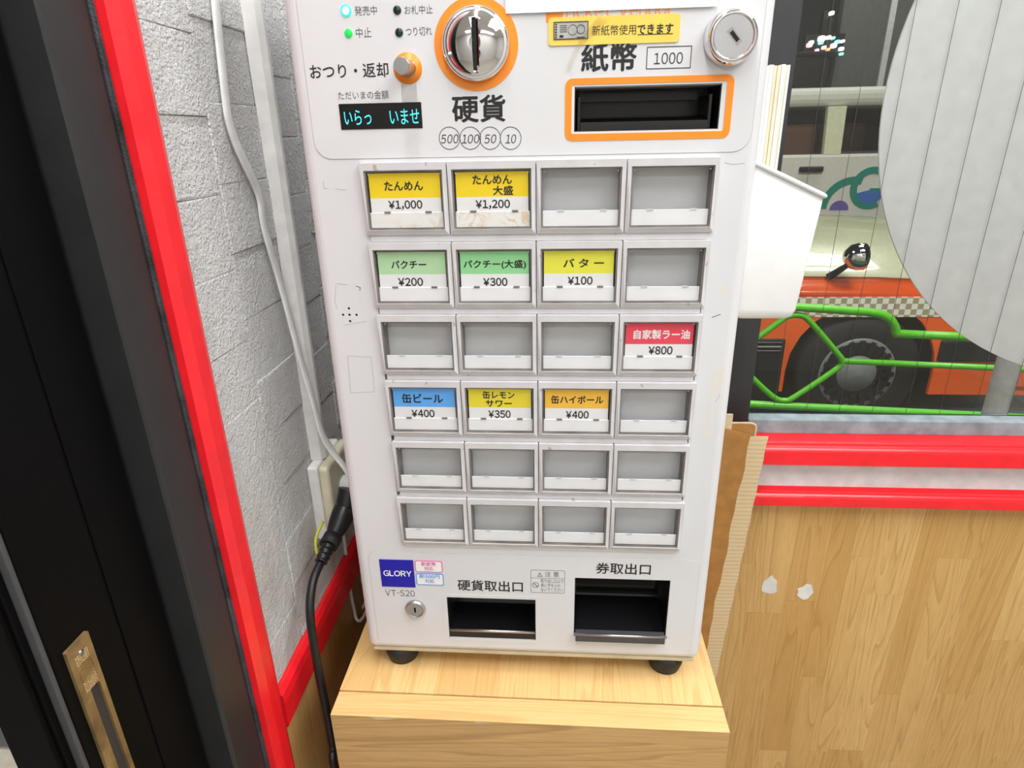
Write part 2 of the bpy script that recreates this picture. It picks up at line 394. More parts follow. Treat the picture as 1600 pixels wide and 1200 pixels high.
mould('trim_2', [(0.3655, -0.470), (0.3655, -0.5005), (0.345, -0.5005), (0.3435, -0.499), (0.3435, -0.491)] + arc(0.3525, -0.4885, 0.009, 190, 75) + [(0.362, -0.476)])
# --- window
wn = tag(MB().box(0.245, 0.2935, 0.372, 0.42, -0.395, 0.70, 0.001).build('window_1', 'window_frame'), kind='structure')
MB().box(0.2935, 2.6, 0.372, 0.3975, -0.3955, -0.3725, 0.002).build('ledge', 'weathered_ledge', wn, label='weathered grey bottom rail of the window')
MB().box(0.2935, 2.6, 0.385, 0.42, 0.66, 0.70).build('top_rail', 'window_frame', wn)
MB().box(2.56, 2.6, 0.385, 0.42, -0.3725, 0.66).build('stile', 'window_frame', wn)
MB().box(0.2935, 2.56, 0.3925, 0.3975, -0.3725, 0.66).build('pane', 'pane_glass', wn)
dx = 0.0470
for k in range(28):
    x = 0.3353 + dx*k - 0.0
    MB().tube([(x, 0.3952, -0.372), (x, 0.3952, 0.66)], 0.00032, 6, sub=1).build('wire', 'wire_grey', wn)
# --- left stub wall with white bricks
wl = tag(MB().box(XW-0.1, XW-0.0045, -0.046, YW+0.004, FLOOR, 1.05).build('wall_left', 'joint_white'), kind='structure')
ys = [-0.047, 0.0255, 0.1140, 0.2010, 0.2900, 0.3645]; CH = 0.0565
for c in range(5):
    off = [0.028, 0.0385, 0.012, 0.034, 0.018][c]
    zt = 0.40 + off
    while zt > -0.47:
        zb = max(zt-CH*random.uniform(0.93, 1.07), -0.4705)
        if zt-zb > 0.006:
            pr = random.uniform(-0.0007, 0.0007); g = 0.00015
            b = MB().box(XW-0.0045, XW+pr, ys[c]+g, ys[c+1]-g, zb+g, zt-g, 0.0011, 2)
            for v in b.bm.verts:
                if v.co.x > XW-0.003: v.co.x += random.uniform(-0.0004, 0.0004); v.co.z += random.uniform(-0.0007, 0.0007)
            b.build('brick', 'brick_plaster', wl)
        zt = zb
y = -0.047
while y < YW-0.003:
    wd = random.choice((0.036, 0.045, 0.055)); y1 = min(y+wd, YW-0.0005); z = -0.515
    while z > FLOOR:
        z0 = max(z-random.uniform(0.2, 0.5), FLOOR)
        MB().box(XW-0.0045, XW, y+0.0001, y1-0.0001, z0+0.0002, z).build('plank', 'laminate_z', wl); z = z0
    y = y1
tag(MB().prism([(XW-0.004, -0.4705), (XW+0.004, -0.4705), (XW+0.0078, -0.475), (XW+0.0092, -0.484), (XW+0.0092, -0.510), (XW+0.0075, -0.5145), (XW-0.004, -0.5145)], 'y', -0.047, YW-0.003).build('trim_3', 'red_paint'), kind='structure')
# vertical red casing, brush strip and black jamb at the end of the stub wall
ty1 = U(338, 600, 'x', XW+0.0095).y; ty0 = U(298, 600, 'x', XW+0.008).y
tag(MB().prism([(XW-0.1, ty1+0.001), (XW+0.003, ty1+0.001), (XW+0.0085, ty1), (XW+0.0105, ty1-0.006), (XW+0.0100, (ty0+ty1)/2-0.004), (XW+0.0075, ty0), (XW-0.1, ty0)], 'z', FLOOR, 1.05).build('trim_4', 'red_paint'), kind='structure')
by0 = U(281.5, 600, 'x', XW+0.002).y
tag(MB().box(XW-0.08, XW+0.002, by0, ty0-0.0003, FLOOR, 1.05, 0.002).build('trim_5', 'brush_strip'), kind='structure')
jy0 = U(214, 600, 'x', XW).y
tag(MB().box(XW-0.08, XW, jy0, by0-0.0003, FLOOR, 1.05, 0.0025).build('trim_6', 'black_frame'), kind='structure')
# --- black door leaf, standing open in line with the wall
dr = tag(MB().box(-0.312, -0.2727, -0.2180, -0.1255, FLOOR+0.01, 0.80, 0.0012).build('door_1', 'black_door'), kind='structure')
MB().box(-0.312, -0.2735, -0.2212, -0.2181, FLOOR+0.01, 0.80, 0.0008).build('edge_strip', 'grey_edge', dr)
MB().box(-0.312, -0.2785, -0.2260, -0.2213, FLOOR+0.01, 0.80, 0.0006).build('door_edge', 'black_door', dr)
MB().box(-0.308, -0.2810, -0.2298, -0.2261, FLOOR+0.01, 0.80, 0.0006).build('door_lip', 'black_door', dr)
MB().box(-0.2735, -0.2714, -0.1665, -0.1262, FLOOR+0.01, 0.80, 0.0006).build('stile', 'black_door', dr)
p = U(112, 690, 'x', -0.2727)
MB().lathe([(0.0034, -0.0004), (0.0034, 0.0004), (0.0026, 0.0009), (0.0, 0.0010)], (-0.2727, p.y, p.z), 'x', 18).box(-0.2721, -0.27155, p.y-0.0022, p.y+0.0022, p.z-0.0004, p.z+0.0004).box(-0.2721, -0.27155, p.y-0.0004, p.y+0.0004, p.z-0.0022, p.z+0.0022).build('screw', 'brushed_steel', dr)
# brass finger pull: plate with two checkered bands and a long hollow
ha, hb_ = U(103, 1022, 'x', -0.2705), U(137, 984, 'x', -0.2705); hy0, hy1, hz1, hz0 = ha.y, hb_.y, (ha.z+hb_.z)/2, -0.420
hp = MB().ring(rrect(hy0, hy1, hz0, hz1, 0.001), rrect(hy0+0.0045, hy1-0.0035, hz0+0.012, hz1-0.036, 0.003), 'x', -0.2727, -0.2705).build('door_pull', 'brass', dr, label='aged brass finger pull plate')
MB().box(-0.2727, -0.2720, hy0+0.0045, hy1-0.0100, hz0+0.012, hz1-0.036).build('pull_floor', 'brass', hp)
MB().box(-0.2727, -0.2724, hy1-0.0100, hy1-0.0035, hz0+0.012, hz1-0.036).build('pull_hollow', 'gap_dark', hp)
def knurl(z0, z1):
    b = MB(); nx, nz = 7, 5
    for i in range(nx):
        for k in range(nz):
            cy = hy0+0.004+(hy1-hy0-0.008)*(i+0.5)/nx; cz = z0+(z1-z0)*(k+0.5)/nz; r = 0.0011
            v = [b.bm.verts.new(q) for q in ((-0.2706, cy-r, cz), (-0.2706, cy, cz-r), (-0.2706, cy+r, cz), (-0.2706, cy, cz+r), (-0.2696, cy, cz))]
            for a, c in ((0, 1), (1, 2), (2, 3), (3, 0)): b.bm.faces.new((v[a], v[c], v[4]))
    b.build('knurled_band', 'brass', hp, kind='stuff')
knurl(hz1-0.0155, hz1-0.0085); knurl(hz1-0.036, hz1-0.028)
MB().ring(rrect(hy0+0.0035, hy1-0.003, hz1-0.0275, hz1-0.0165, 0.003), rrect(hy0+0.0045, hy1-0.004, hz1-0.0268, hz1-0.0172, 0.0025), 'x', -0.2706, -0.2699).build('rim', 'brass', hp)
MB().lathe([(0.0020, 0.0), (0.0020, 0.0006), (0.0, 0.0011)], (-0.2706, (hy0+hy1)/2, hz1-0.0085), 'x', 14).build('screw', 'brushed_steel', hp)
# --- ground outside
tag(MB().box(-2.6, -0.36, 0.58, 0.632, FLOOR-0.05, FLOOR+0.004, 0.002).build('threshold', 'satin_steel'), kind='structure')
tag(MB().box(-2.6, -0.36, 0.632, 0.70, FLOOR-0.05, FLOOR-0.004, 0.002).build('step_stone', 'kerb_stone'), kind='structure')
gd = tag(MB().box(-8, 12, 0.58, 40, -1.60, -1.462).build('ground', 'asphalt'), kind='structure')
for i in range(9):
    for k in range(5):
        x0 = -3.0+i*0.30+(0.15 if k % 2 else 0); y0 = 0.702+k*0.15
        MB().box(x0+0.003, x0+0.297, y0+0.003, y0+0.147, -1.462, -1.440+random.uniform(-0.002, 0.002), 0.004, 1).build('paver', 'paver', gd)
# ================================================================== ticket machine
ML, MR, MBOT = -0.1712, 0.1555, -0.4585
BOXZ = -0.4855
tm = empty('ticket_machine', (-0.008, 0.15, BOXZ), 'white tabletop meal ticket vending machine with six rows of buttons', 'ticket machine')
bm_ = bmesh.new(); bmesh.ops.create_cube(bm_, size=1.0)
bmesh.ops.scale(bm_, vec=(MR-ML, 0.30, 0.64), verts=bm_.verts); bmesh.ops.translate(bm_, vec=((ML+MR)/2, 0.15, MBOT+0.32), verts=bm_.verts)
ed = [e for e in bm_.edges if all(v.co.y < 0.01 for v in e.verts) or (abs(e.verts[0].co.y-e.verts[1].co.y) > 0.1)]
bmesh.ops.bevel(bm_, geom=ed, offset=0.0085, segments=6, profile=0.5, affect='EDGES')
me_ = bpy.data.meshes.new('housing'); bm_.to_mesh(me_); bm_.free()
hs = link('housing', me_, 'machine_white', tm)
# rows of buttons: outer corners measured on the bezel plane
BY = -0.0045
Lr = [(558.8, 255), (573.7, 379.7), (587, 493.4), (599.4, 595.6), (611, 691), (618.5, 778.4), (628.4, 857)]
Rr = [(1127.2, 245.6), (1112, 376), (1100, 492.5), (1089.7, 599.4), (1079.4, 697), (1071, 787), (1061.6, 868.4)]
ROW = []
for (l, r) in zip(Lr, Rr):
    a, b = U(*l, 'y', BY), U(*r, 'y', BY); ROW.append((a.x, b.x, (a.z+b.z)/2))
gx0 = min(r[0] for r in ROW)+0.001; gx1 = max(r[1] for r in ROW)-0.001; gz1 = ROW[0][2]-0.001; gz0 = ROW[6][2]+0.001
bill = (0.0264, 0.1250, 0.0185, 0.0470); coin = (-0.0874, -0.0027, -0.4400, -0.3905); tick = (0.0338, 0.1208, -0.4330, -0.3638)
def cb(q, d): return MB().box(q[0], q[1], -0.01, d, q[2], q[3]).mesh('cutter')
cs = [cb((gx0+0.002, gx1-0.002, gz0+0.002, gz1-0.002), 0.012), cb(bill, 0.045), cb(coin, 0.055), cb(tick, 0.065)]
for p in [(545, 482), (536, 492), (546, 492), (557, 492), (547, 502)]:
    q = U(*p, 'y', 0); cs.append(MB().lathe([(0.00105, -0.005), (0.00105, 0.006)], (q.x, 0, q.z), 'y', 10).mesh('cutter'))
for c in cs: c.transform(Matrix.Translation(-WL[hs]))
hs.parent = None; hs.location = (0, 0, 0)
cut(hs, cs)
for p in [(545, 482), (536, 492), (546, 492), (557, 492), (547, 502)]:
    q = U(*p, 'y', 0); MB().lathe([(0.00100, 0.0005), (0.00100, 0.004), (0.0, 0.004)], (q.x, 0, q.z), 'y', 10).build('hole_dark_disc', 'black_gloss', tm)  # black disc painting the dark inside of each speaker hole
hs.parent = tm; hs.location = WL[hs]-WL[tm]
hs.data.materials.clear(); hs.data.materials.append(MT['machine_white'])
for p in hs.data.polygons: p.use_smooth = False
# face sheets: thin plates with round corners
UPX0, UPX1, UPZ0 = -0.1603, 0.1480, 0.0035
b = MB()
def sheet(name, outline, holes, y0=-0.0004):
    me = MB().prism(outline, 'y', y0, 0.0002).mesh(name); o = link(name, me, 'machine_white', tm)
    hc = [MB().box(q[0], q[1], -0.01, 0.01, q[2], q[3]).mesh('cutter') for q in holes]
    for c in hc: c.transform(Matrix.Translation(-WL[o]))
    o.parent = None; o.location = (0, 0, 0); cut(o, hc); o.parent = tm; o.location = WL[o]-WL[tm]
    o.data.materials.clear(); o.data.materials.append(MT['machine_white']); return o
up_out = rrect(UPX0, UPX1, UPZ0, 0.165, 0.012)
sheet('upper_panel', up_out, [(bill[0], bill[1], bill[2], bill[3])])
MB().ring(rrect(UPX0-0.0003, UPX1+0.0003, UPZ0-0.0003, 0.1653, 0.0123), rrect(UPX0, UPX1, UPZ0, 0.165, 0.012), 'y', -0.0002, 0.0002).build('panel_seam', 'line_grey', tm)
lo = (-0.1588, 0.1455, -0.4510, -0.3405)
sheet('lower_panel', rrect(*lo, 0.008), [coin, tick])
MB().ring(rrect(lo[0]-0.0002, lo[1]+0.0002, lo[2]-0.0002, lo[3]+0.0002, 0.0082), rrect(*lo, 0.008), 'y', -0.0002, 0.0002).build('panel_seam', 'line_grey', tm)
PY = -0.00055   # plane of print
# --- base plate and feet
MB().box(ML+0.004, MR-0.004, 0.004, 0.296, -0.4645, MBOT-0.0005, 0.002).build('base_plate', 'cream_plate', tm)
for fx in (-0.142, 0.127):
    for fy in (0.022, 0.272):
        MB().lathe([(0.0175, 0.0), (0.0175, -0.012), (0.0150, -0.0205), (0.0, -0.0208)], (fx, fy, -0.4645), 'z', 28).build('foot', 'rubber', tm)
# --- button units
CARD = {(0, 0): 'yellow_card', (0, 1): 'yellow_card', (1, 0): 'mint_card', (1, 1): 'green_card', (1, 2): 'lime_card', (2, 3): 'pink_card', (3, 0): 'blue_card', (3, 1): 'gold_card', (3, 2): 'amber_card'}
TXT = {(0, 0): [('たんめん', (600, 283, 661, 298)), ('¥1,000', (607, 313, 660, 328))],
       (0, 1): [('たんめん', (738, 273, 800, 288)), ('大盛', (770, 290, 802, 305)), ('¥1,200', (743, 312, 797, 327))],
       (1, 0): [('パクチー', (611, 407, 666, 420)), ('¥200', (622, 434, 661, 447))],
       (1, 1): [('パクチー(大盛)', (724, 406, 822, 421)), ('¥300', (755, 434, 793, 447))],
       (1, 2): [('バ タ ー', (880, 404, 944, 418)), ('¥100', (887, 432, 926, 445))],
       (2, 3): [('自家製ラー油', (990, 515, 1078, 530)), ('¥800', (1013, 541, 1051, 554))],
       (3, 0): [('缶ビール', (628, 615, 692, 630)), ('¥400', (643, 640, 679, 652))],
       (3, 1): [('缶レモン', (754, 611, 804, 623)), ('サワー', (759, 625, 800, 636)), ('¥350', (763, 641, 798, 653))],
       (3, 2): [('缶ハイボール', (861, 618, 943, 631)), ('¥400', (884, 642, 920, 654))]}
RECESS = 0.0070
for r in range(6):
    xl, xr, zt = ROW[r]; xl2, xr2, zn = ROW[r+1]
    pitch = zt-zn; bh = pitch*0.905 if r < 5 else pitch*0.935; zb = zt-bh
    MB().box((xl+xl2)/2+0.0025, (xr+xr2)/2-0.0025, -0.0012, 0.010, zn+0.0001, zb-0.0001, 0.0003, 1).build('row_strip', 'bezel_grey', tm)
    for c in range(4):
        x0 = xl+(xr-xl)*c/4+0.0003; x1 = xl+(xr-xl)*(c+1)/4-0.0003
        bt = empty('button', ((x0+x1)/2, 0, zb), parent=tm)
        if (r, c) in TXT: bt['label'] = 'ticket button with printed card reading ' + ' '.join(t for t, _ in TXT[(r, c)])
        ix0, ix1, iz0, iz1 = x0+0.0030, x1-0.0030, zb+0.0040, zt-0.0052
        out, inn = rrect(x0, x1, zb, zt, 0.0007, 3), rrect(ix0, ix1, iz0, iz1, 0.0005, 3)
        g = MB(); g.ring(out, inn, 'y', BY, 0.0112)
        for v in g.bm.verts:                          # the lower lip of the bezel leans back
            if v.co.y < BY+1e-6 and v.co.z < zb+0.0012: v.co.y += 0.0022
        g.build('bezel', 'bezel_grey', bt)
        MB().ring(rrect(ix0, ix1, iz0, iz1, 0.0005, 3), rrect(ix0+0.0012, ix1-0.0012, iz0+0.0010, iz1-0.0012, 0.0004, 3), 'y', BY+0.0010, 0.0095).build('cover_edge_dark', 'cover_edge_dark', bt)  # grey-brown ring painting dirt and the dark refraction at the cover's edge
        wx0, wx1, wz0, wz1 = ix0+0.0012, ix1-0.0012, iz0+0.0010, iz1-0.0012; zs = wz0+(wz1-wz0)*0.285
        MB().box(wx0, wx1, RECESS+0.003, RECESS+0.004, wz0, wz1).build('back_panel', 'panel_grey', bt)
        MB().box(wx0+0.0002, wx1-0.0002, BY+0.0032, BY+0.0044, wz0+0.0002, zs, 0.0002, 1).build('lower_plate', 'stained_card' if (r == 0 and c < 2) else 'card_white', bt)
        for q in (0.2, 0.76):
            xx = wx0+(wx1-wx0)*q; MB().box(xx, xx+0.0046, BY+0.0027, BY+0.0034, zs-0.0006, zs+0.0008).build('clip', 'cover_edge_dark' if (r, c) in CARD else 'panel_grey', bt)
        for xx in (wx0+0.0013, wx1-0.0013): MB().lathe([(0.0006, 0.0), (0.0006, 0.003), (0.0, 0.0032)], (xx, BY+0.0032, wz1-0.0014), 'y', 8).build('stud', 'white_plastic', bt)
        MB().box(wx0, wx1, BY+0.0016, BY+0.0023, wz0, wz1).build('clear_cover', 'clear_plastic', bt)
        if (r, c) in CARD:
            cy = BY+0.0038; cz1 = wz1-0.0008; cx0, cx1 = wx0+0.0012, wx1-0.0012; czm = zs+(cz1-zs)*0.37
            MB().box(cx0, cx1, cy, cy+0.0003, zs-0.001, czm).build('insert_card', 'card_white', bt)
            MB().box(cx0, cx1, cy, cy+0.0003, czm, cz1).build('colour_band', CARD[(r, c)], bt)
            for body, bx in TXT[(r, c)]:
                text('lettering', body, bx, 'white_print' if (r, c) == (2, 3) and body[0] != '¥' else 'black_print', bt, cy-0.0001, 0.026 if body[0] != '¥' else 0.026)
# --- upper panel: lamps, display, coin inlet, lever, bill slot, lock
for i, (px_, py_, m, lit) in enumerate([(541, 17, 'led_cyan', 1), (545, 52, 'led_green', 0), (621, 16, 'led_off', 0), (624, 51, 'led_off', 0)]):
    q = U(px_, py_, 'y', 0); rr_ = 0.0027
    o = MB().lathe([(rr_, 0.0), (rr_, -0.0007), (rr_*0.7, -0.0012), (0.0, -0.0014)], (q.x, -0.0003, q.z), 'y', 20).build('indicator_lamp', m, tm)
    if lit: MB().lathe([(0.0037, -0.0002), (0.0037, -0.0006), (0.0027, -0.0008)], (q.x, -0.0003, q.z), 'y', 20).build('lamp_ring', 'led_ring', o)
def T(body, box, mat='black_print', bold=0.0, **k): return text('lettering', body, box, mat, tm, PY, bold, **k)
T('発売中', (554, 9, 589, 24), 'grey_print'); T('中止', (556, 43, 580, 59), 'grey_print'); T('お札中止', (632, 8, 676, 22), 'grey_print'); T('つり切れ', (634, 42, 675, 56), 'grey_print')
T('おつり・返却', (484, 99, 607, 122), 'black_print', 0.010); T('ただいまの金額', (528, 142, 607, 155), 'grey_print'); T('硬貨', (706, 148, 790, 191), 'black_print', 0.022); T('紙幣', (908, 66, 995, 112), 'black_print', 0.024)
for s_, cx_, hw in (('500', 702.5, 14), ('100', 735, 14), ('50', 766, 9.5), ('10', 798, 8.5)):
    q = U(cx_, 216, 'y', 0); R_ = 0.0076
    MB().ring(circ(q.x, q.z, R_), circ(q.x, q.z, R_-0.0004), 'y', PY, -0.0003).build('coin_circle', 'black_print', tm)
    T(s_, (cx_-hw, 210, cx_+hw, 224), 'black_print', 0.0, shear=0.2)
q0, q1 = U(1010, 91, 'y', 0), U(1080, 89, 'y', 0); zc = U(1045, 90, 'y', 0).z; h_ = 0.0067
MB().ring(rrect(q0.x, q1.x, zc-h_, zc+h_, 0.0002, 1), rrect(q0.x+0.0005, q1.x-0.0005, zc-h_+0.0005, zc+h_-0.0005, 0.0002, 1), 'y', PY, -0.0003).build('print_box', 'black_print', tm)
T('1000', (1022, 82, 1067, 100))
d0, d1 = U(531.5, 182, 'y', 0), U(659.5, 180, 'y', 0); zd1, zd0 = U(594, 161, 'y', 0).z, U(597, 201.5, 'y', 0).z
dp = MB().box(d0.x, d1.x, -0.0010, 0.001, zd0, zd1, 0.0004).build('display', 'black_gloss', tm, label='small black display with cyan characters')
text('lettering', 'いらっ', (538, 172, 580, 195), 'vfd', dp, -0.00115); text('lettering', 'いませ', (609, 170, 655, 194), 'vfd', dp, -0.00115)
ccx, ccz = -0.0402, 0.0744
MB().ring(circ(ccx, ccz, 0.0284, 64), circ(ccx, ccz, 0.0215, 64), 'y', PY-0.0003, -0.0003).build('orange_ring', 'orange_print', tm)
ci = MB().lathe([(0.0228, 0.0), (0.0230, -0.003), (0.0222, -0.0055), (0.0206, -0.0066), (0.0200, -0.0062), (0.0185, -0.0080), (0.0150, -0.0100), (0.0100, -0.0117), (0.005, -0.0125), (0.0, -0.0127)], (ccx, -0.0003, ccz), 'y', 64).build('coin_inlet', 'chrome', tm, label='domed chrome coin inlet with a vertical slot')
cm = MB().box(ccx-0.0013, ccx+0.0013, -0.03, -0.001, ccz-0.0165, ccz+0.0145).mesh('cutter'); cm.transform(Matrix.Translation(-WL[ci]))
cm2 = MB().prism([(ccx+0.0012, -0.03), (ccx+0.0075, -0.03), (ccx+0.0012, -0.0055)], 'z', ccz-0.0135, ccz+0.0135).mesh('cutter'); cm2.transform(Matrix.Translation(-WL[ci]))
ci.parent = None; ci.location = (0, 0, 0); cut(ci, [cm2, cm]); ci.parent = tm; ci.location = WL[ci]-WL[tm]; ci.data.materials.clear(); ci.data.materials.append(MT['chrome'])
MB().box(ccx-0.0013, ccx+0.0013, -0.0072, -0.0012, ccz-0.0165, ccz+0.0145).build('coin_slot', 'black_gloss', ci)
lx, lz = -0.0880, 0.0612
MB().lathe([(0.0099, 0.0), (0.0099, -0.0006), (0.0, -0.0006)], (lx, -0.0003, lz), 'y', 40).build('orange_ring', 'orange_print', tm)
lv = MB().lathe([(0.0058, 0.0), (0.0058, -0.0005), (0.0054, -0.001), (0.0054, -0.0185), (0.0049, -0.0192), (0.0, -0.0192)], (lx, -0.0008, lz), 'y', 32, smooth=False).build('return_lever', 'brushed_steel', tm, label='small steel change return button')
# bill slot
bo = (0.0199, 0.1330, 0.0125, 0.0522)
MB().ring(rrect(*bo, 0.005), rrect(bo[0]+0.0046, bo[1]-0.0046, bo[2]+0.0046, bo[3]-0.0040, 0.0012), 'y', PY-0.0002, -0.0003).build('orange_frame', 'orange_print', tm)
plain('slot_roof_bounce', '9a9a9c', 0.4)  # bounce light on the slot roof put into its paler grey
bs = MB(); bs.box(bill[0], bill[1], 0.040, 0.044, bill[2], bill[3]); bs.box(bill[0], bill[1], 0.0005, 0.042, bill[2], bill[2]+0.0006); bs.box(bill[0], bill[0]+0.0006, 0.0005, 0.042, bill[2], bill[3]); bs.box(bill[1]-0.0006, bill[1], 0.0005, 0.042, bill[2], bill[3])
bsl = bs.build('bill_slot', 'black_plastic', tm)
MB().box(bill[0], bill[1], 0.0005, 0.042, bill[3]-0.0008, bill[3]).build('slot_roof', 'slot_roof_bounce', bsl)
MB().prism([(0.012, 0.0250), (0.008, 0.0262), (0.005, 0.0245), (0.004, 0.0190), (0.038, 0.0190), (0.038, 0.0285), (0.020, 0.0270)], 'x', bill[0]+0.0045, bill[1]-0.0065).build('bill_guide', 'black_gloss', bsl)
for sx_ in (bill[0]+0.0022, bill[1]-0.0065): MB().box(sx_, sx_+0.0024, 0.006, 0.036, bill[2]+0.0006, bill[3]-0.006, 0.0004, 1).build('guide_rail', 'black_plastic', bsl)
MB().box(bill[0]+0.004, bill[1]-0.010, 0.029, 0.040, bill[3]-0.0085, bill[3]-0.0030).build('sensor_bar', 'black_plastic', bsl)
# key switch
kx, kz = 0.1272, 0.0735
ks = MB().lathe([(0.0170, 0.0), (0.0172, -0.002), (0.0165, -0.006), (0.0150, -0.0095), (0.0135, -0.0105), (0.0127, -0.0100), (0.0124, -0.0088)], (kx, -0.0003, kz), 'y', 56).build('key_switch', 'chrome', tm, label='round chrome key switch')
MB().lathe([(0.0122, 0.0), (0.0122, -0.0006), (0.0, -0.0006)], (kx, -0.0091, kz), 'y', 48, smooth=False).build('key_disc', 'satin_steel', ks)
def slot(cx, cz, w_, h_, ang, y0, y1):
    a = math.radians(ang); P = [(-w_, -h_), (w_, -h_), (w_, h_), (-w_, h_)]
    return MB().prism([(cx+px*math.cos(a)-pz*math.sin(a), cz+px*math.sin(a)+pz*math.cos(a)) for px, pz in P], 'y', y0, y1)
slot(kx+0.0006, kz, 0.0056, 0.0021, -48, -0.00985, -0.0095).build('key_plate', 'brushed_steel', ks)
slot(kx+0.0006, kz, 0.0036, 0.0012, -48, -0.0100, -0.0098).build('keyhole', 'black_gloss', ks)
# stickers and paper
s0, s1, s2 = U(857, 50, 'y', 0), U(1062, 44, 'y', 0), U(960, 69, 'y', 0); s3 = U(960, 24.5, 'y', 0)
st = MB().prism(rrect(s0.x, s1.x, s2.z, s3.z, 0.0022), 'y', -0.0011, -0.0006).build('yellow_sticker', 'sticker_yellow', tm, label='yellow sticker about new banknotes')
text('lettering', '新紙幣使用', (925, 39, 994, 55), 'black_print', st, -0.00125); text('lettering', 'できます', (996, 37, 1052, 53), 'black_print', st, -0.00125, 0.02)
a_, b_ = U(996, 54.5, 'y', 0), U(1051, 53.5, 'y', 0); MB().box(a_.x, b_.x, -0.0013, -0.0011, a_.z-0.0002, a_.z+0.0002).build('underline', 'black_print', st)
a_, b_ = U(865, 49, 'y', 0), U(919, 47, 'y', 0); zc = U(892, 48, 'y', 0).z; hh = 0.0052
bn = MB().box(a_.x, b_.x, -0.0013, -0.0011, zc-hh, zc+hh).build('printed_banknote', 'bill_grey', st)
MB().ring(rrect(a_.x, b_.x, zc-hh, zc+hh, 0.0002, 1), rrect(a_.x+0.0005, b_.x-0.0005, zc-hh+0.0005, zc+hh-0.0005, 0.0002, 1), 'y', -0.0015, -0.0012).build('banknote_print', 'black_print', st)
k = MB(); xm = (a_.x+b_.x)/2
k.ring(circ(xm+0.0012, zc+0.0003, 0.0031), circ(xm+0.0012, zc+0.0003, 0.0029), 'y', -0.0015, -0.0012); k.ring(circ(xm+0.0066, zc+0.0005, 0.0027), circ(xm+0.0066, zc+0.0005, 0.0024), 'y', -0.0015, -0.0012)
for j in range(4): k.box(a_.x+0.0042, a_.x+0.0088, -0.0015, -0.0012, zc+0.0028-j*0.0012, zc+0.0031-j*0.0012)
for j in range(6): k.box(a_.x+0.0010, a_.x+0.0022, -0.0015, -0.0012, zc-0.0042+j*0.0015, zc-0.0034+j*0.0015)
k.box(a_.x+0.004, a_.x+0.0065, -0.0015, -0.0012, zc-0.004, zc-0.0026); k.box(b_.x-0.0075, b_.x-0.002, -0.0015, -0.0012, zc-0.0044, zc-0.0039)
k.build('banknote_print', 'black_print', st, kind='stuff')
t0, t1 = U(858, 20, 'y', 0), U(1055, 14, 'y', 0)
text('lettering', 'Ticket Vendor', (t0.x+0.0085, t1.x, 0.0876, 0.0976), 'orange_faint', tm, PY, 0.01, px=False)
MB().box(U(853, 25, 'y', 0).x, U(880, 25, 'y', 0).x, PY, -0.0003, 0.0860, 0.0915).build('print_bar', 'orange_print', tm)
pa = [U(790, 23, 'y', -0.0025), U(1120, 12.5, 'y', -0.0025)]
MB().grid([[(pa[0].x+(pa[1].x-pa[0].x)*i/8, -0.0012-0.0006*math.exp(-j)*(1+0.3*math.sin(i)), 0.0917+j*0.010) for i in range(9)] for j in range(7)], 0.00025).build('paper_note', 'paper_white', tm, label='white sheet of paper taped over the top of the panel')
# torn clear tape across the sticker
tp = [U(935, 24, 'y', 0), U(952, 30, 'y', 0), U(905, 75, 'y', 0), U(890, 112, 'y', 0), U(886, 105, 'y', 0), U(905, 62, 'y', 0)]
MB().prism([(p.x, p.z) for p in tp], 'y', -0.0018, -0.0016).build('clear_tape', 'clear_tape', tm)
# --- lower panel
g0, g1 = -0.1488, -0.1165
gs = MB().box(g0, g1, -0.0009, -0.0004, -0.3800, -0.3489).build('blue_sticker', 'navy_sticker', tm, label='square blue maker sticker with white lettering')
text('lettering', 'GLORY', (599, 891.5, 643, 900.5), 'white_print', gs, -0.00105, 0.02)
def tagbox(px0, py0, px1, py1, m, lines):
    a, b, t, d = U(px0, (py0+py1)/2, 'y', 0), U(px1, (py0+py1)/2, 'y', 0), U((px0+px1)/2, py0, 'y', 0), U((px0+px1)/2, py1, 'y', 0)
    o = MB().prism(rrect(a.x, b.x, d.z, t.z, 0.002), 'y', -0.0008, -0.0004).build('small_sticker', m, tm)
    MB().prism(rrect(a.x+0.0009, b.x-0.0009, d.z+0.0009, t.z-0.0009, 0.0014), 'y', -0.0009, -0.0006).build('sticker_face', 'card_white', o)
    for s_, bx in lines: text('lettering', s_, bx, m, o, -0.001, 0.015)
tagbox(648.5, 875.5, 691.5, 893.5, 'pink_print', [('新紙幣', (658, 878, 681, 884.5)), ('対応', (663, 885.5, 677, 891.5))])
tagbox(650.5, 895.5, 693.5, 913.5, 'sky_print', [('新500円', (655, 897.5, 687, 904)), ('対応', (664, 905, 678.5, 911))])
T('VT-S20', (602, 922, 648, 931.5), 'grey_print', 0.0); T('硬貨取出口', (715, 907, 817, 924), 'black_print', 0.014); T('券取出口', (931, 880, 1017, 897.5), 'black_print', 0.014)
cz_ = (U(829.5, 908, 'y', 0).x, U(882.5, 909, 'y', 0).x, U(856, 926, 'y', 0).z, U(856, 890.5, 'y', 0).z)
MB().ring(rrect(*cz_, 0.0015), rrect(cz_[0]+0.0003, cz_[1]-0.0003, cz_[2]+0.0003, cz_[3]-0.0003, 0.0013), 'y', PY, -0.0003).build('print_box', 'grey_print', tm)
zl = U(856, 903, 'y', 0).z; MB().box(cz_[0], cz_[1], PY, -0.0003, zl-0.0001, zl+0.00015).build('print_line', 'grey_print', tm)
T('注 意', (851.5, 893.5, 873.5, 901.5), 'grey_print'); T('取り出し口より', (845, 905, 880, 911), 'grey_print'); T('奥に手を入れ', (845, 912, 876, 917.5), 'grey_print'); T('ないでください', (845, 918.5, 880, 924.5), 'grey_print')
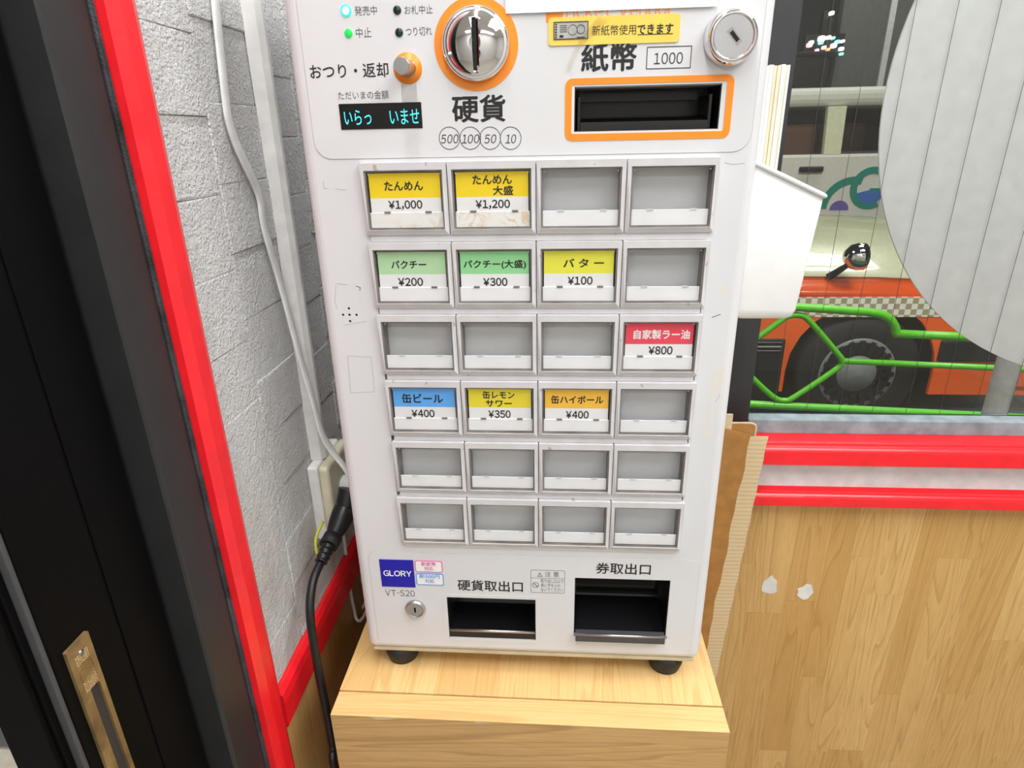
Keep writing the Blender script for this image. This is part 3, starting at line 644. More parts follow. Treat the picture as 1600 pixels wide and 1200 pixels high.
w0 = U(843.5, 897.5, 'y', 0); k = MB()
k.ring([(w0.x-0.0027, w0.z-0.0021), (w0.x+0.0027, w0.z-0.0021), (w0.x, w0.z+0.0026)], [(w0.x-0.0020, w0.z-0.0017), (w0.x+0.0020, w0.z-0.0017), (w0.x, w0.z+0.0018)], 'y', PY, -0.0003)
k.box(w0.x-0.0002, w0.x+0.0002, PY, -0.0003, w0.z-0.0005, w0.z+0.0012); k.box(w0.x-0.0002, w0.x+0.0002, PY, -0.0003, w0.z-0.0013, w0.z-0.0009); k.build('warning_mark', 'grey_print', tm, kind='stuff')
w0 = U(837, 913.5, 'y', 0); k = MB(); k.ring(circ(w0.x, w0.z, 0.0031), circ(w0.x, w0.z, 0.0026), 'y', PY, -0.0003)
k.prism([(w0.x-0.0022, w0.z+0.0017), (w0.x-0.0017, w0.z+0.0022), (w0.x+0.0022, w0.z-0.0017), (w0.x+0.0017, w0.z-0.0022)], 'y', PY, -0.0003); k.build('prohibition_mark', 'grey_print', tm, kind='stuff')
ll = U(648.5, 953, 'y', -0.003)
lk = MB().lathe([(0.0098, 0.0), (0.0100, -0.0015), (0.0088, -0.0035), (0.0078, -0.0037), (0.0076, -0.0030)], (ll.x, -0.0004, ll.z), 'y', 40).build('lock', 'satin_steel', tm, label='small round steel lock')
MB().lathe([(0.0075, 0.0), (0.0075, -0.0028), (0.0, -0.0028)], (ll.x, -0.0004, ll.z), 'y', 32, smooth=False).build('lock_core', 'brushed_steel', lk)
slot(ll.x, ll.z, 0.0008, 0.0028, 0, -0.0034, -0.0030).build('keyhole', 'black_gloss', lk)
plain('tray_plastic', '1c1c1e', 0.22)
def tray(name, q, depth, lip):
    b = MB(); t = 0.0006
    b.box(q[0], q[1], depth-0.002, depth, q[2], q[3]); b.box(q[0], q[0]+t, 0.0005, depth, q[2], q[3]); b.box(q[1]-t, q[1], 0.0005, depth, q[2], q[3]); b.box(q[0], q[1], 0.0005, depth, q[3]-t, q[3])
    o = b.build(name, 'black_plastic', tm)
    P = [(0.0010, q[2]+0.002), (0.010, q[2]+0.002), (depth-0.008, q[2]+0.006), (depth-0.002, q[2]+0.020), (depth-0.002, q[2]+0.0185), (depth-0.006, q[2]+0.0045), (0.0100, q[2]+0.0005), (0.0010, q[2]+0.0005)]
    MB().prism(P, 'x', q[0]+t, q[1]-t).build('chute', 'tray_plastic', o); return o
ct = tray('coin_tray', coin, 0.052, 0); tk = tray('ticket_tray', tick, 0.060, 0)
MB().ring(rrect(coin[0]-0.0042, coin[1]+0.0042, coin[2]-0.0035, coin[3]+0.0035, 0.0008, 2), rrect(coin[0], coin[1], coin[2], coin[3], 0.0003, 2), 'y', -0.0006, -0.0003).build('tray_frame', 'cream_plate' if False else 'machine_white', ct)
MB().box(coin[0]+0.0006, coin[1]-0.0006, 0.0006, 0.0026, coin[2]+0.0005, coin[2]+0.0075).build('tray_lip', 'black_plastic', ct)
MB().tube([(coin[0]+0.0006, 0.0012, coin[2]+0.0085), (coin[1]-0.0006, 0.0012, coin[2]+0.0085)], 0.0015, 10, sub=1).build('lip_edge', 'satin_steel', ct)
MB().box(coin[0]+0.003, coin[1]-0.004, 0.030, 0.032, coin[2]+0.026, coin[3]-0.004).build('flap', 'black_gloss', ct)
MB().box(tick[0]+0.0015, tick[1]-0.0015, -0.0068, -0.0052, tick[2]-0.0003, tick[2]+0.0066, 0.0005).box(tick[0]+0.0015, tick[1]-0.0015, -0.0066, 0.002, tick[2]+0.0050, tick[2]+0.0066).build('tray_lip', 'grey_edge', tk)
MB().tube([(tick[0], -0.0058, tick[2]+0.0076), (tick[1], -0.0058, tick[2]+0.0076)], 0.0013, 10, sub=1).build('lip_edge', 'satin_steel', tk)
MB().box(tick[0]+0.003, tick[1]-0.003, 0.036, 0.038, tick[2]+0.022, tick[3]-0.018).build('flap', 'black_gloss', tk)
# scuffed outlines where tape once sat
def px2(*pts): return [(U(a, b, 'y', 0).x, U(a, b, 'y', 0).z) for a, b in pts]
polyline('tape_mark', px2((526, 443), (543, 445)), 0.0004, 'line_grey', tm, -0.0001); polyline('tape_mark', px2((556, 447), (563, 449), (562, 454)), 0.0005, 'grey_print', tm, -0.0001)
polyline('tape_mark', px2((525, 445), (523, 470), (527, 483)), 0.0003, 'line_grey', tm, -0.0001); polyline('tape_mark', px2((537, 508), (573, 502)), 0.0003, 'line_grey', tm, -0.0001)
polyline('tape_mark', px2((548, 614), (543, 556), (580, 558), (585, 612), (548, 614)), 0.0003, 'line_grey', tm, -0.0001)
polyline('tape_mark', px2((505, 282), (506, 294), (512, 295)), 0.0003, 'line_grey', tm, -0.0001); polyline('tape_mark', px2((524, 295), (541, 297)), 0.0003, 'line_grey', tm, -0.0001)
polyline('tape_mark', px2((1132, 254), (1145, 257), (1163, 255)), 0.0004, 'line_grey', tm, -0.0001)
polyline('tape_mark', px2((1112, 496), (1126, 491)), 0.0005, 'grey_print', tm, -0.0001); polyline('tape_mark', px2((1125, 616), (1118, 628)), 0.0003, 'line_grey', tm, -0.0001)
# ================================================================== cabinet under the machine
cx0, cx1, cyf, cyb = -0.1945, 0.1735, -0.0268, 0.326
cab = empty('wooden_cabinet', ((cx0+cx1)/2, 0.14, FLOOR), 'pale oak cabinet that the ticket machine stands on', 'cabinet')
MB().box(cx0, cx1, cyf+0.012, cyb, FLOOR, BOXZ-0.0125).build('carcass', 'walnut_x', cab)
x = cx0
while x < cx1-0.001:
    x1 = min(x+random.choice((0.035, 0.05, 0.06)), cx1)
    MB().box(x, x1-0.0001, cyf, cyb, BOXZ-0.012, BOXZ).build('top_strip', 'oak_y', cab); x = x1
MB().box(cx0-0.0003, cx1+0.0003, -0.0540, cyf-0.0008, FLOOR, BOXZ-0.0016-0.0008).build('front_board', 'walnut_x', cab)
MB().box(cx0-0.0003, cx1+0.0003, -0.0542, cyf-0.0008, BOXZ-0.0022, BOXZ-0.0010, 0.0003, 1).build('edge_band', 'oak_x', cab)
for px_, py_, wx_ in ((1420/4+400, 1122, 0.007), (600, 1117, 0.012)):
    q = U(px_, py_, 'z', BOXZ-0.0022)
    MB().prism([(q.x-wx_, BOXZ-0.0024), (q.x-wx_*0.5, BOXZ-0.0052), (q.x+wx_*0.4, BOXZ-0.0045), (q.x+wx_, BOXZ-0.0024)], 'y', -0.0543, -0.0535).build('chip', 'torn_cardboard', cab)
# ================================================================== holder with papers on the machine's right side
hb = empty('paper_holder', (0.185, 0.06, -0.124), 'white plastic bin with slanted rim hung on the right side of the machine', 'bin')
def hsec(t, inset=0.0):
    """outline of the bin at height fraction t (0 bottom, 1 rim)"""
    xr_ = 0.2035+(0.2105-0.2035)*t; y0_ = 0.020-0.004*t; y1_ = 0.120+0.006*t
    return 0.1562+inset, xr_-inset, y0_+inset, y1_-inset
def hring(t, inset, zf):
    x0, x1, y0, y1 = hsec(t, inset); P = rrect(x0, x1, y0, y1, 0.004, 4)
    return [(a, b_, zf(a, t)) for a, b_ in P]
def zrim(a, t):
    zt_ = -0.0040-(a-0.1562)*0.455; return -0.1235+(zt_+0.1235)*t
k = MB(); rows = [hring(-0.0, 0.008, lambda a, t: -0.1240), hring(0.0, 0.004, lambda a, t: -0.1232), hring(0.03, 0.0012, zrim), hring(0.08, 0.0, zrim), hring(0.5, 0.0, zrim), hring(1.0, 0.0, zrim), hring(1.0, 0.0016, zrim), hring(0.5, 0.0016, zrim), hring(0.06, 0.0016, zrim)]
V = [[k.bm.verts.new(p) for p in r_] for r_ in rows]; n = len(V[0])
for i in range(len(V)-1):
    for j in range(n): k.bm.faces.new((V[i][j], V[i][(j+1) % n], V[i+1][(j+1) % n], V[i+1][j])).smooth = True
k.bm.faces.new(V[0]); k.bm.faces.new(V[-1]); k.build('bin_body', 'bin_white', hb)
rim = hring(1.0, -0.0006, zrim); k = MB(); k.tube([Vector(p) for p in rim]+[Vector(rim[0])], 0.0017, 8, sub=1); k.build('rim', 'bin_white', hb)
xs_ = 0.1595; CRM = (3, 5, 8, 9, 11)
for i in range(13):
    th = random.uniform(0.0014, 0.0032); top = 0.0635-random.uniform(0, 0.0015)
    MB().box(xs_, xs_+th-0.0003, 0.074+random.uniform(0, 0.001), 0.112, -0.1215, top).build('paper_sheet', 'paper_cream' if i in CRM else 'paper_white', label=('cream folded sheet standing among the white ones in the bin' if i in CRM else 'white folded sheet standing in the bin beside the machine'), cat='paper', group='sheets standing in the white bin'); xs_ += th
    if xs_ > 0.1935: break
# ================================================================== flattened cardboard behind the machine
cbx = empty('cardboard_sheet', (0.24, 0.345, -0.95), 'brown corrugated cardboard with a torn edge leaning behind the machine', 'cardboard')
tz, bz = -0.3775, -1.10
_r0, _r1 = U(1197, 690, 'y', 0.333), U(1143, 940, 'y', 0.333)
_e0, _e1 = U(1170, 690, 'y', 0.331), U(1113, 965, 'y', 0.331)
def edge(z): return _e0.x+(_e1.x-_e0.x)*(z-_e0.z)/(_e1.z-_e0.z)+0.0012*math.sin(z*40)+0.0010*math.sin(z*97)
N = 40
L_ = []; 
for i in range(N+1):
    z = tz+(bz-tz)*i/N; L_.append((edge(z), z))
MB().prism([(0.13, tz+0.008)]+[(0.255, tz+0.008)]+L_+[(0.13, bz)], 'y', 0.3300, 0.3325).build('liner', 'cardboard', cbx)
def redge(z): return _r0.x+(_r1.x-_r0.x)*(z-_r0.z)/(_r1.z-_r0.z)+0.0005*math.sin(z*130)
Z_ = [tz-0.003+(bz-tz)*i/60 for i in range(61)]
MB().prism([(min(edge(z), redge(z))-0.004, z) for z in Z_]+[(redge(z)+0.001, z) for z in Z_[::-1]], 'y', 0.3316, 0.3331).build('torn_strip', 'torn_corrugated', cbx, label='pale torn strip showing the corrugation')
fz1 = U(1160, 662, 'y', 0.3345).z; fz0 = fz1-0.06; fx1 = U(1181, 668, 'y', 0.3345).x
fl = [(0.20, fz0), (fx1-0.001, fz0), (fx1, fz1-0.006), (fx1-0.004, fz1-0.001), (fx1-0.012, fz1+0.0005), (0.245, fz1), (0.20, fz1-0.001)]
MB().prism(fl, 'y', 0.3340, 0.3365).build('folded_flap', 'cardboard', cbx)
MB().tube([(0.20, 0.3350, fz1-0.0005), (0.245, 0.3350, fz1+0.0003), (fx1-0.012, 0.3350, fz1+0.0008), (fx1-0.003, 0.3350, fz1-0.0008), (fx1+0.0003, 0.3350, fz1-0.007), (fx1-0.0005, 0.3350, fz1-0.03)], 0.0017, 8).build('flap_edge', 'torn_cardboard', cbx)
MB().box(0.2485, 0.2600, 0.3336, 0.3375, -0.44, -0.3480, 0.001).build('cardboard_tab', 'torn_cardboard', cbx)
for px_, s_ in ((1203, 0), (1258, 1)):
    q = U(px_, 915+10*s_, 'y', YW); r_ = 0.0150; P = [(q.x+r_*random.uniform(0.6, 1.05)*math.cos(a), q.z+(1.35 if not s_ else 1.0)*r_*random.uniform(0.75, 1.1)*math.sin(a)) for a in [math.radians(30*j) for j in range(12)]]
    MB().prism(P, 'y', YW-0.0006, YW+0.0002).build('tape_remnant', 'tape_residue', label=('round torn scrap of white tape on the wood wall, nearer the machine' if not s_ else 'square torn scrap of white tape on the wood wall, farther from the machine'), cat='tape')
# ================================================================== cables on the left wall
d_0, d_1 = U(377, 20, 'x', XW).y, U(413, 20, 'x', XW+0.0145).y
MB().prism([(XW, d_0), (XW, d_1+0.006), (XW+0.011, d_1+0.005), (XW+0.0145, d_1), (XW+0.0145, d_0+0.008), (XW+0.011, d_0+0.002)], 'z', -0.3075, 1.04).build('cable_duct', 'duct_white', label='white plastic cable duct running down the brick wall', cat='cable duct')
fp = [(335, -30, -.246), (338, 20, -.246), (352, 150, -.246), (358, 190, -.246), (372, 232, -.246), (403, 300, -.246), (411, 345, -.246), (418, 375, -.2455), (440, 450, -.2435), (468, 555, -.236), (490, 630, -.230), (503, 678, -.226), (520, 706, -.219), (540, 732, -.207), (556, 760, -.198)]
wp = empty('white_power_cord', U(540, 735, 'x', -.21), 'white flat power cord with a white plug in the wall outlet', 'power cord')
MB().tube([U(*p[:2], 'x', p[2]) for p in fp], 0.0056, 12, ry=0.0020, up=(1, 0, 0), sub=5).build('cord', 'white_plastic', wp)
ot = empty('wall_outlet', (XW, 0.13, -0.405), 'cream surface-mounted power outlet at the end of the cable duct', 'power outlet')
oy0 = U(480, 722, 'x', XW).y-0.006; oy1 = oy0+0.072; oz1, oz0 = -0.3080, -0.4000
MB().box(XW, XW+0.012, oy0, oy1, oz0, oz1, 0.003, 3).build('back_box', 'white_plastic', ot); MB().box(XW+0.0122, XW+0.0240, oy0, oy1, oz0, oz1, 0.004, 3).build('cover', 'cream_plastic', ot)
pc = Vector((XW+0.024, oy0+0.036, -0.350))
MB().tube([pc, pc+Vector((0.010, -0.001, -0.001)), pc+Vector((0.020, -0.003, -0.006)), pc+Vector((0.028, -0.006, -0.016))], lambda t: 0.0125-0.003*t, 14).build('plug', 'white_plastic', wp)
bp = empty('black_power_cord', (-0.22, 0.06, -1.0), 'thick black power cord with moulded plug hanging beside the machine', 'power cord')
def cp(px_, py_, y): return U(px_, py_, 'y', y)
def cx(px_, py_, x_): return U(px_, py_, 'x', x_)
A, B, C_, D, E_ = cx(547, 764, -.203), cx(540, 795, -.207), cx(521, 838, -.215), cx(513, 853, -.217), cx(501, 879, -.220)
MB().tube([A, A.lerp(B, 0.5), B], lambda t: 0.0122-0.0008*t, 16).build('plug_cap', 'black_plastic', bp)
MB().tube([B, B.lerp(C_, 0.35), B.lerp(C_, 0.7), C_], lambda t: 0.0125-0.0050*t*t, 16).build('plug_body', 'black_plastic', bp)
MB().tube([C_, D], 0.0098, 16, sub=1).build('plug_collar', 'rubber', bp)
MB().tube([D, D.lerp(E_, 0.5), E_], lambda t: 0.0070-0.0010*t+0.0006*math.sin(t*22), 14, sub=8).build('strain_relief', 'black_plastic', bp)
MB().tube([E_, cx(490, 905, -.222), cx(485, 935, -.222), cx(485, 965, -.221), cx(490, 1005, -.220), cx(500, 1060, -.217), cx(510, 1110, -.214), cx(520, 1165, -.210), cx(527, 1215, -.207), (-0.207, 0.01, -0.85), (-0.215, 0.05, -1.2), (-0.215, 0.08, FLOOR+0.004), (-0.215, 0.13, FLOOR+0.004)], 0.0042, 12).build('cord', 'cable_black', bp)
MB().tube([cx(505, 815, -.230), cx(496, 833, -.232), cx(493, 848, -.232), cx(496, 866, -.230), cx(503, 872, -.226)], 0.0016, 8).build('earth_wire', 'yellow_wire', bp, label='thin yellow earth wire loop')
MB().tube([cp(536, 830, .165), cp(541, 870, .165), cp(546, 910, .165), cp(552, 945, .165), cp(563, 970, .165), (-0.2, .17, -0.535), (-0.21, .18, -0.9), (-0.21, .18, FLOOR+0.003)], 0.0021, 8).build('thin_white_cable', 'white_plastic', label='thin white cable hanging behind the machine, nearer the wall', cat='cable')
MB().tube([cp(572, 885, .21), cp(562, 915, .21), cp(557, 940, .205), cp(561, 958, .20), (-0.2, .22, -0.53), (-0.205, .225, -0.9), (-0.205, .225, FLOOR+0.003)], 0.0019, 8).build('thin_white_cable', 'white_plastic', label='thin white cable looping behind the machine, nearer the housing', cat='cable')
# ================================================================== on and beyond the window
dc = Vector((0.7796, 0, 0.0507)); DR = 0.3655
k = MB(); k.prism(circ(dc.x, dc.z, DR, 128), 'y', 0.3982, 0.4012); k.build('round_sign', 'disc_white', label='large round white sign fixed to the outside of the window', cat='sign')
ps = U(1577, 575, 'y', 1.1)
pp = empty('steel_post', (1.157, 1.1, -1.462), 'pale grey steel post standing outside behind the round sign', 'post')
MB().lathe([(0.0275, 0), (0.0275, 2.6), (0.0, 2.61)], (1.157, 1.1, -1.462), 'z', 28).build('pole', 'post_grey', pp)
MB().lathe([(0.06, 0), (0.06, 0.012), (0.03, 0.02)], (1.157, 1.1, -1.462), 'z', 28).build('foot_plate', 'post_grey', pp)
GY = 2.1
rl = empty('guard_rail', (1.2, GY, -1.462), 'bright green tubular street guard rail beyond the window', 'guard rail')
def G(*pts): return [U(a, b, 'y', GY) for a, b in pts]
MB().tube(G((1012, 466), (1150, 474), (1245, 480), (1320, 485), (1366, 489), (1388, 497), (1398, 510), (1400, 521)), 0.0175, 12).build('top_tube', 'rail_green', rl)
MB().tube(G((1398, 521), (1500, 526), (1700, 536)), 0.0175, 12, sub=1).build('upper_tube', 'rail_green', rl)
MB().tube(G((1150, 562), (1162, 545), (1215, 505), (1232, 494), (1252, 493), (1266, 503), (1308, 552), (1315, 563), (1309, 575), (1245, 618), (1226, 626), (1205, 618), (1162, 577), (1150, 562), (1162, 545)), 0.0125, 10, sub=3).build('hexagon', 'rail_green', rl)
MB().tube(G((1012, 555), (1150, 561)), 0.0125, 10, sub=1).build('middle_tube', 'rail_green', rl)
MB().tube(G((1315, 564), (1600, 577), (1700, 582)), 0.0125, 10, sub=1).build('middle_tube', 'rail_green', rl)
MB().tube(G((1012, 624), (1160, 631), (1600, 653), (1700, 658)), 0.0175, 12, sub=1).build('bottom_tube', 'rail_green', rl)
for px_ in (1012, 1760):
    q = U(px_, 560, 'y', GY); MB().lathe([(0.03, 0), (0.03, 0.86), (0.0, 0.88)], (q.x, GY, -1.462), 'z', 20).build('rail_post', 'rail_green', rl)
# near taxi, nose to the right
TY = 2.6; GZ = -1.462
tx = empty('orange_taxi', (0.3, 3.45, GZ), 'orange and cream taxi parked behind the green guard rail', 'car')
wx, wz = 1.535, -1.146
def TS(px_, py_): q = U(px_, py_, 'y', TY); return (q.x, q.z)
archp = [(wx+0.36*math.cos(math.radians(a)), wz+0.02+0.36*math.sin(math.radians(a))) for a in range(0, 181, 15)]
rwx = wx-2.68; archr = [(rwx+0.36*math.cos(math.radians(a)), wz+0.02+0.36*math.sin(math.radians(a))) for a in range(0, 181, 15)]
side = [(2.36, -1.25), (2.36, -0.80), (2.30, -0.745), (0.62, -0.745), (-1.9, -0.72), (-2.25, -0.80), (-2.25, -1.22)] + [(rwx-0.36, -1.22)] + archr[::-1][0:] + [(rwx+0.36, -1.24), (wx-0.36, -1.24)] + archp[::-1] + [(wx+0.36, -1.25)]
MB().prism(side, 'y', TY, TY+0.02).build('side_panel', 'taxi_orange', tx); MB().prism(side, 'y', TY+1.67, TY+1.69).build('side_panel', 'taxi_orange', tx)
hy = [(0.0, -0.745), (0.02, -0.715), (0.06, -0.688), (0.12, -0.664)]; hc_ = [(0.12, -0.664), (0.2, -0.632), (0.4, -0.560), (0.65, -0.505), (0.95, -0.475), (1.2, -0.485), (1.45, -0.56), (1.57, -0.664)]
xsn = [(0.62, 0.0), (1.0, 0.0), (1.6, -0.01), (2.0, -0.03), (2.25, -0.06), (2.36, -0.12)]
MB().grid([[(x_, TY+y_, z_+d_) for x_, d_ in xsn] for y_, z_ in hy], -0.01).build('fender', 'taxi_orange', tx)
MB().grid([[(x_, TY+y_, z_+d_) for x_, d_ in xsn] for y_, z_ in hc_], -0.01).build('hood', 'taxi_cream', tx)
MB().grid([[(x_, TY+1.69-y_, z_+d_) for x_, d_ in xsn] for y_, z_ in hy], -0.01).build('fender', 'taxi_orange', tx)
zc1, zc0 = TS(1340, 464)[1], TS(1340, 495)[1]
MB().box(-2.2, 2.30, TY-0.003, TY, zc0, zc1).build('checker_band', 'checker_decal', tx)
def wheel(cx_, y0, sgn):
    wh = MB().lathe([(0.20, 0.0), (0.29, -0.01*sgn), (0.312, 0.03*sgn), (0.312, 0.17*sgn), (0.28, 0.19*sgn), (0.0, 0.19*sgn)], (cx_, y0, wz), 'y', 40).build('wheel', 'tyre', tx)
    MB().lathe([(0.19, 0.0), (0.185, -0.012*sgn), (0.15, 0.004*sgn), (0.10, 0.0), (0.085, -0.02*sgn), (0.0, -0.028*sgn)], (cx_, y0+0.004*sgn, wz), 'y', 36).build('hubcap', 'hub_grey', wh)
    k = MB()
    for j in range(20):
        a = 2*math.pi*j/20; c_, s_ = math.cos(a), math.sin(a); r0, r1, h = 0.115, 0.178, 0.011
        k.prism([(cx_+c_*r0-s_*h, wz+s_*r0+c_*h), (cx_+c_*r1-s_*h, wz+s_*r1+c_*h), (cx_+c_*r1+s_*h, wz+s_*r1-c_*h), (cx_+c_*r0+s_*h, wz+s_*r0-c_*h)], 'y', y0-0.012*sgn, y0+0.002*sgn)
    k.build('hubcap_vanes', 'dark_trim', wh, kind='stuff')
for cx_ in (wx, rwx): wheel(cx_, TY+0.015, 1); wheel(cx_, TY+1.675, -1)
MB().box(-2.2, 2.30, TY+0.21, TY+1.48, -1.25, -0.80).build('underbody', 'dark_trim', tx)
MB().box(rwx+0.38, wx-0.38, TY-0.012, TY+0.03, -1.28, -0.955, 0.008).build('dark_lower_side', 'dark_trim', tx)  # dark slab over the lower side between the wheels
for j in range(3): MB().box(rwx+0.40, wx-0.40, TY-0.020, TY-0.010, -0.968-0.022*j-0.008, -0.968-0.022*j, 0.002, 1).build('moulding_strip', 'hub_grey' if j == 1 else 'dark_trim', tx)
MB().box(2.20, 2.46, TY-0.01, TY+1.70, -1.24, -0.98, 0.04).build('bumper', 'taxi_orange', tx)
q = TS(1475, 540); MB().box(q[0]-0.02, 2.40, TY-0.02, TY+0.02, -1.07, q[1]+0.03, 0.01).build('corner_lamp', 'dark_trim', tx)
cabp = [(0.66, -0.70), (0.15, -0.12), (-0.15, -0.03), (-1.15, -0.03), (-1.7, -0.62), (-1.75, -0.70)]
MB().prism(cabp, 'y', TY+0.10, TY+1.59).build('cabin', 'taxi_cream', tx)
MB().prism([(0.50, -0.66), (0.10, -0.17), (-0.40, -0.12), (-0.40, -0.66)], 'y', TY+0.085, TY+0.10).build('window', 'car_glass', tx); MB().prism([(-0.46, -0.66), (-0.46, -0.12), (-1.12, -0.12), (-1.5, -0.66)], 'y', TY+0.085, TY+0.10).build('window', 'car_glass', tx)
MB().prism([(0.70, -0.66), (0.22, -0.13), (0.20, -0.15), (0.66, -0.68)], 'y', TY+0.18, TY+1.50).build('windshield', 'car_glass', tx)
mb_, mt_ = U(1295, 433, 'y', TY+0.10), U(1328, 412, 'y', TY+0.04); mc = U(1339, 401, 'y', TY+0.02)
mr = MB().tube([mb_, mb_.lerp(mt_, 0.5), mt_], lambda t: 0.020-0.008*t, 10).build('mirror_stalk', 'dark_trim', tx)
MB().lathe([(0.0, -0.062), (0.030, -0.055), (0.055, -0.03), (0.064, 0.0), (0.064, 0.03), (0.058, 0.036), (0.0, 0.040)], mc, 'x', 28).build('fender_mirror', 'chrome', mr, label='round chrome fender mirror')
# far taxi
FY = 5.0
fx = empty('cream_taxi', (2.2, 5.9, GZ), 'pale taxi with a teal logo on its door, in the lane beyond the orange taxi', 'car')
def FS(px_, py_): q = U(px_, py_, 'y', FY); return (q.x, q.z)
b1, b2 = FS(1240, 242), FS(1380, 240); zb_ = (b1[1]+b2[1])/2; zr0 = (FS(1240, 168)[1]+FS(1380, 163)[1])/2; zr1 = (FS(1240, 133)[1]+FS(1380, 138)[1])/2
MB().box(-0.2, 4.4, FY, FY+1.7, -1.20, zb_, 0.02).build('body', 'taxi_white', fx)
MB().box(0.2, 3.6, FY+0.02, FY+1.68, zr0, zr1, 0.05, 3).build('roof', 'taxi_white', fx)
q0, q1 = FS(1288, 240), FS(1320, 168)
MB().prism([(q0[0], zb_), (q0[0]+0.13, zb_), (q1[0]+0.02, zr0), (q1[0]-0.12, zr0)], 'y', FY+0.01, FY+0.06).build('pillar', 'taxi_cream', fx)
MB().box(0.25, 3.5, FY+0.05, FY+0.07, zb_, zr0).build('window_glass', 'pane_glass', fx); MB().box(0.25, 3.5, FY+1.60, FY+1.64, zb_, zr0).build('window_glass', 'car_glass', fx)
for sx_, sd in ((1.75, 0.0), (2.35, 0.5)):
    MB().box(sx_, sx_+0.42, FY+0.25+sd, FY+0.75+sd, zb_-0.1, zr0-0.12, 0.06, 3).build('seat', 'seat_brown', fx)
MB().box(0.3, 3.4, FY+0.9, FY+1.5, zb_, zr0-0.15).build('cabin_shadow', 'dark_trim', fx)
h0, h1 = FS(1248, 263), FS(1285, 266); MB().box(h0[0], h1[0], FY-0.03, FY, (h0[1]+h1[1])/2-0.022, (h0[1]+h1[1])/2+0.022, 0.01).build('door_handle', 'dark_trim', fx)
def arcband(cx_, cz_, r0, r1, a0, a1, n=24):
    P = [(cx_+r1*math.cos(math.radians(a0+(a1-a0)*k/n)), cz_+r1*math.sin(math.radians(a0+(a1-a0)*k/n))) for k in range(n+1)]
    return P+[(cx_+r0*math.cos(math.radians(a1+(a0-a1)*k/n)), cz_+r0*math.sin(math.radians(a1+(a0-a1)*k/n))) for k in range(n+1)]
gc = FS(1361, 294); R1 = 0.165
MB().prism(arcband(gc[0], gc[1], R1-0.055, R1, 40, 300), 'y', FY-0.004, FY).build('logo_letter', 'logo_teal', fx, label='teal ring letter of the door logo')
MB().box(gc[0]-0.01, gc[0]+0.14, FY-0.004, FY, gc[1]-0.06, gc[1]+0.0).build('logo_letter', 'logo_teal', fx)
MB().prism(arcband(gc[0], gc[1]-0.01, 0.0, 0.112, 195, 345), 'y', FY-0.006, FY-0.002).build('logo_wave', 'logo_blue', fx)
ac = FS(1325, 322)
MB().prism(arcband(ac[0]+0.02, ac[1]-0.02, 0.19, 0.25, 75, 180), 'y', FY-0.0025, FY).build('logo_letter', 'logo_teal', fx)
MB().prism(arcband(ac[0]-0.07, ac[1]-0.03, 0.0, 0.075, 0, 180), 'y', FY-0.004, FY).build('logo_dot', 'logo_violet', fx)
for cx_ in (0.4, 3.4): MB().lathe([(0.0, 0.0), (0.20, -0.01), (0.30, 0.0), (0.31, 0.05), (0.31, 0.2), (0.0, 0.2)], (cx_, FY-0.01, -1.152), 'y', 32).build('wheel', 'tyre', fx)
# vehicles, trees and lights farther off
vn = empty('grey_van', (5.2, 9.5, GZ), 'large grey van standing behind the pale taxi', 'van')
va, vb = U(1295, 150, 'y', 8.5), U(1500, 150, 'y', 8.5)
MB().box(va.x, vb.x+0.6, 8.5, 11.0, -1.15, 2.6, 0.08).build('van_body', 'van_grey', vn)
for xx in (va.x+0.7, vb.x): MB().lathe([(0.0, 0.0), (0.36, 0.0), (0.38, 0.05), (0.38, 0.3), (0.0, 0.3)], (xx, 8.48, -1.082), 'y', 28).build('wheel', 'tyre', vn)
for xx in (0.55, 0.98): MB().box(va.x+xx, va.x+xx+0.07, 8.46, 8.5, -1.0, 2.5).build('pale_upright', 'post_grey', vn)  # two pale upright strips on the van side
bxp = U(1236, 88, 'y', 7.4), U(1291, 150, 'y', 7.4)
ub = empty('dark_utility_box', (2.6, 7.6, GZ), 'dark street utility box seen over the pale taxi roof', 'utility box')
MB().box(bxp[0].x, bxp[1].x, 7.4, 7.9, GZ, bxp[0].z, 0.03).build('box_body', 'dark_trim', ub); MB().box(bxp[0].x-0.03, bxp[1].x+0.03, 7.37, 7.93, bxp[0].z, bxp[0].z+0.04, 0.01).build('lid', 'dark_trim', ub)
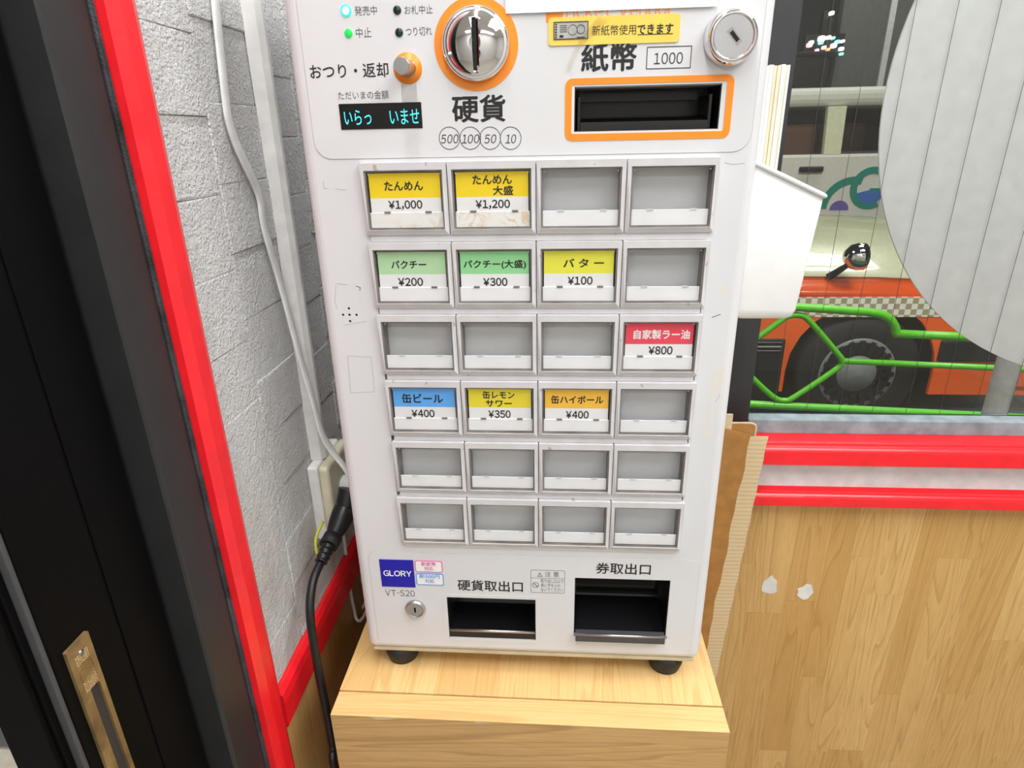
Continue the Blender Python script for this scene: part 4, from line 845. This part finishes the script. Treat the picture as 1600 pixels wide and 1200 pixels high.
def tree(px_, py_, Y, r, lab):
    c = U(px_, py_, 'y', Y); t = empty('street_tree', (c.x, Y, GZ), lab, 'tree', 'street trees')
    MB().tube([(c.x, Y, GZ), (c.x+0.1, Y, (GZ+c.z)/2), (c.x, Y, c.z)], 0.12, 10).build('trunk', 'building_dark', t)
    k = MB()
    for j in range(420):
        d = Vector((random.gauss(0, 1), random.gauss(0, 1), random.gauss(0, 1))).normalized()*r*random.uniform(0.55, 1.0); p = Vector((c.x, Y, c.z))+d
        a = Vector((random.gauss(0, 1), random.gauss(0, 1), random.gauss(0, 1))).normalized(); b = a.orthogonal().normalized(); s_ = r*0.13
        v = [k.bm.verts.new(q) for q in (p-a*s_, p+b*s_*0.45, p+a*s_, p-b*s_*0.45)]; k.bm.faces.new(v)
    o = k.build('foliage', 'leaf_dark', t); o['kind'] = 'stuff'
tree(1262, 20, 14.5, 1.8, 'dark leafy street tree nearest the window frame'); tree(1340, -40, 18.0, 2.2, 'dark leafy street tree rising behind the grey van')
sgp = U(1292, 68, 'y', 8.2)
sg = empty('lit_shop_sign', (sgp.x, 8.25, GZ), 'cluster of white, cyan and pink lit sign panels across the street', 'sign')
for px_, py_, m, sz in [(1266, 70, 'sign_pink', 5), (1269, 66, 'sign_white', 4), (1278, 78, 'sign_pink', 3), (1285, 60, 'sign_white', 6), (1284, 66, 'sign_cyan', 4), (1296, 58, 'sign_white', 4), (1303, 59, 'sign_cyan', 3), (1289, 74, 'sign_pink', 4), (1304, 71, 'sign_white', 5), (1310, 65, 'sign_cyan', 4), (1316, 76, 'sign_white', 4), (1318, 64, 'sign_white', 3), (1316, 84, 'sign_cyan', 3), (1295, 77, 'sign_amber', 3), (1301, 20, 'sign_white', 4)]:
    q = U(px_, py_, 'y', 8.2); s_ = sz/981*9.0*0.5*1.2
    MB().prism(rrect(q.x-s_, q.x+s_, q.z-s_*0.9, q.z+s_*0.9, s_*0.6, 3), 'y', 8.2, 8.26).build('lit_panel', m, sg)
MB().box(sgp.x-0.06, sgp.x+0.06, 8.27, 8.36, GZ, U(1300, 15, 'y', 8.2).z).build('sign_mast', 'dark_trim', sg); MB().box(U(1260, 68, 'y', 8.2).x, U(1322, 68, 'y', 8.2).x, 8.262, 8.30, U(1290, 88, 'y', 8.2).z, U(1290, 52, 'y', 8.2).z).build('sign_board', 'dark_trim', sg)
sb = MB().box(-6, 14, 24, 26, GZ, 8).build('far_building', 'building_dark', label='dark building front across the street at the very back', cat='building')
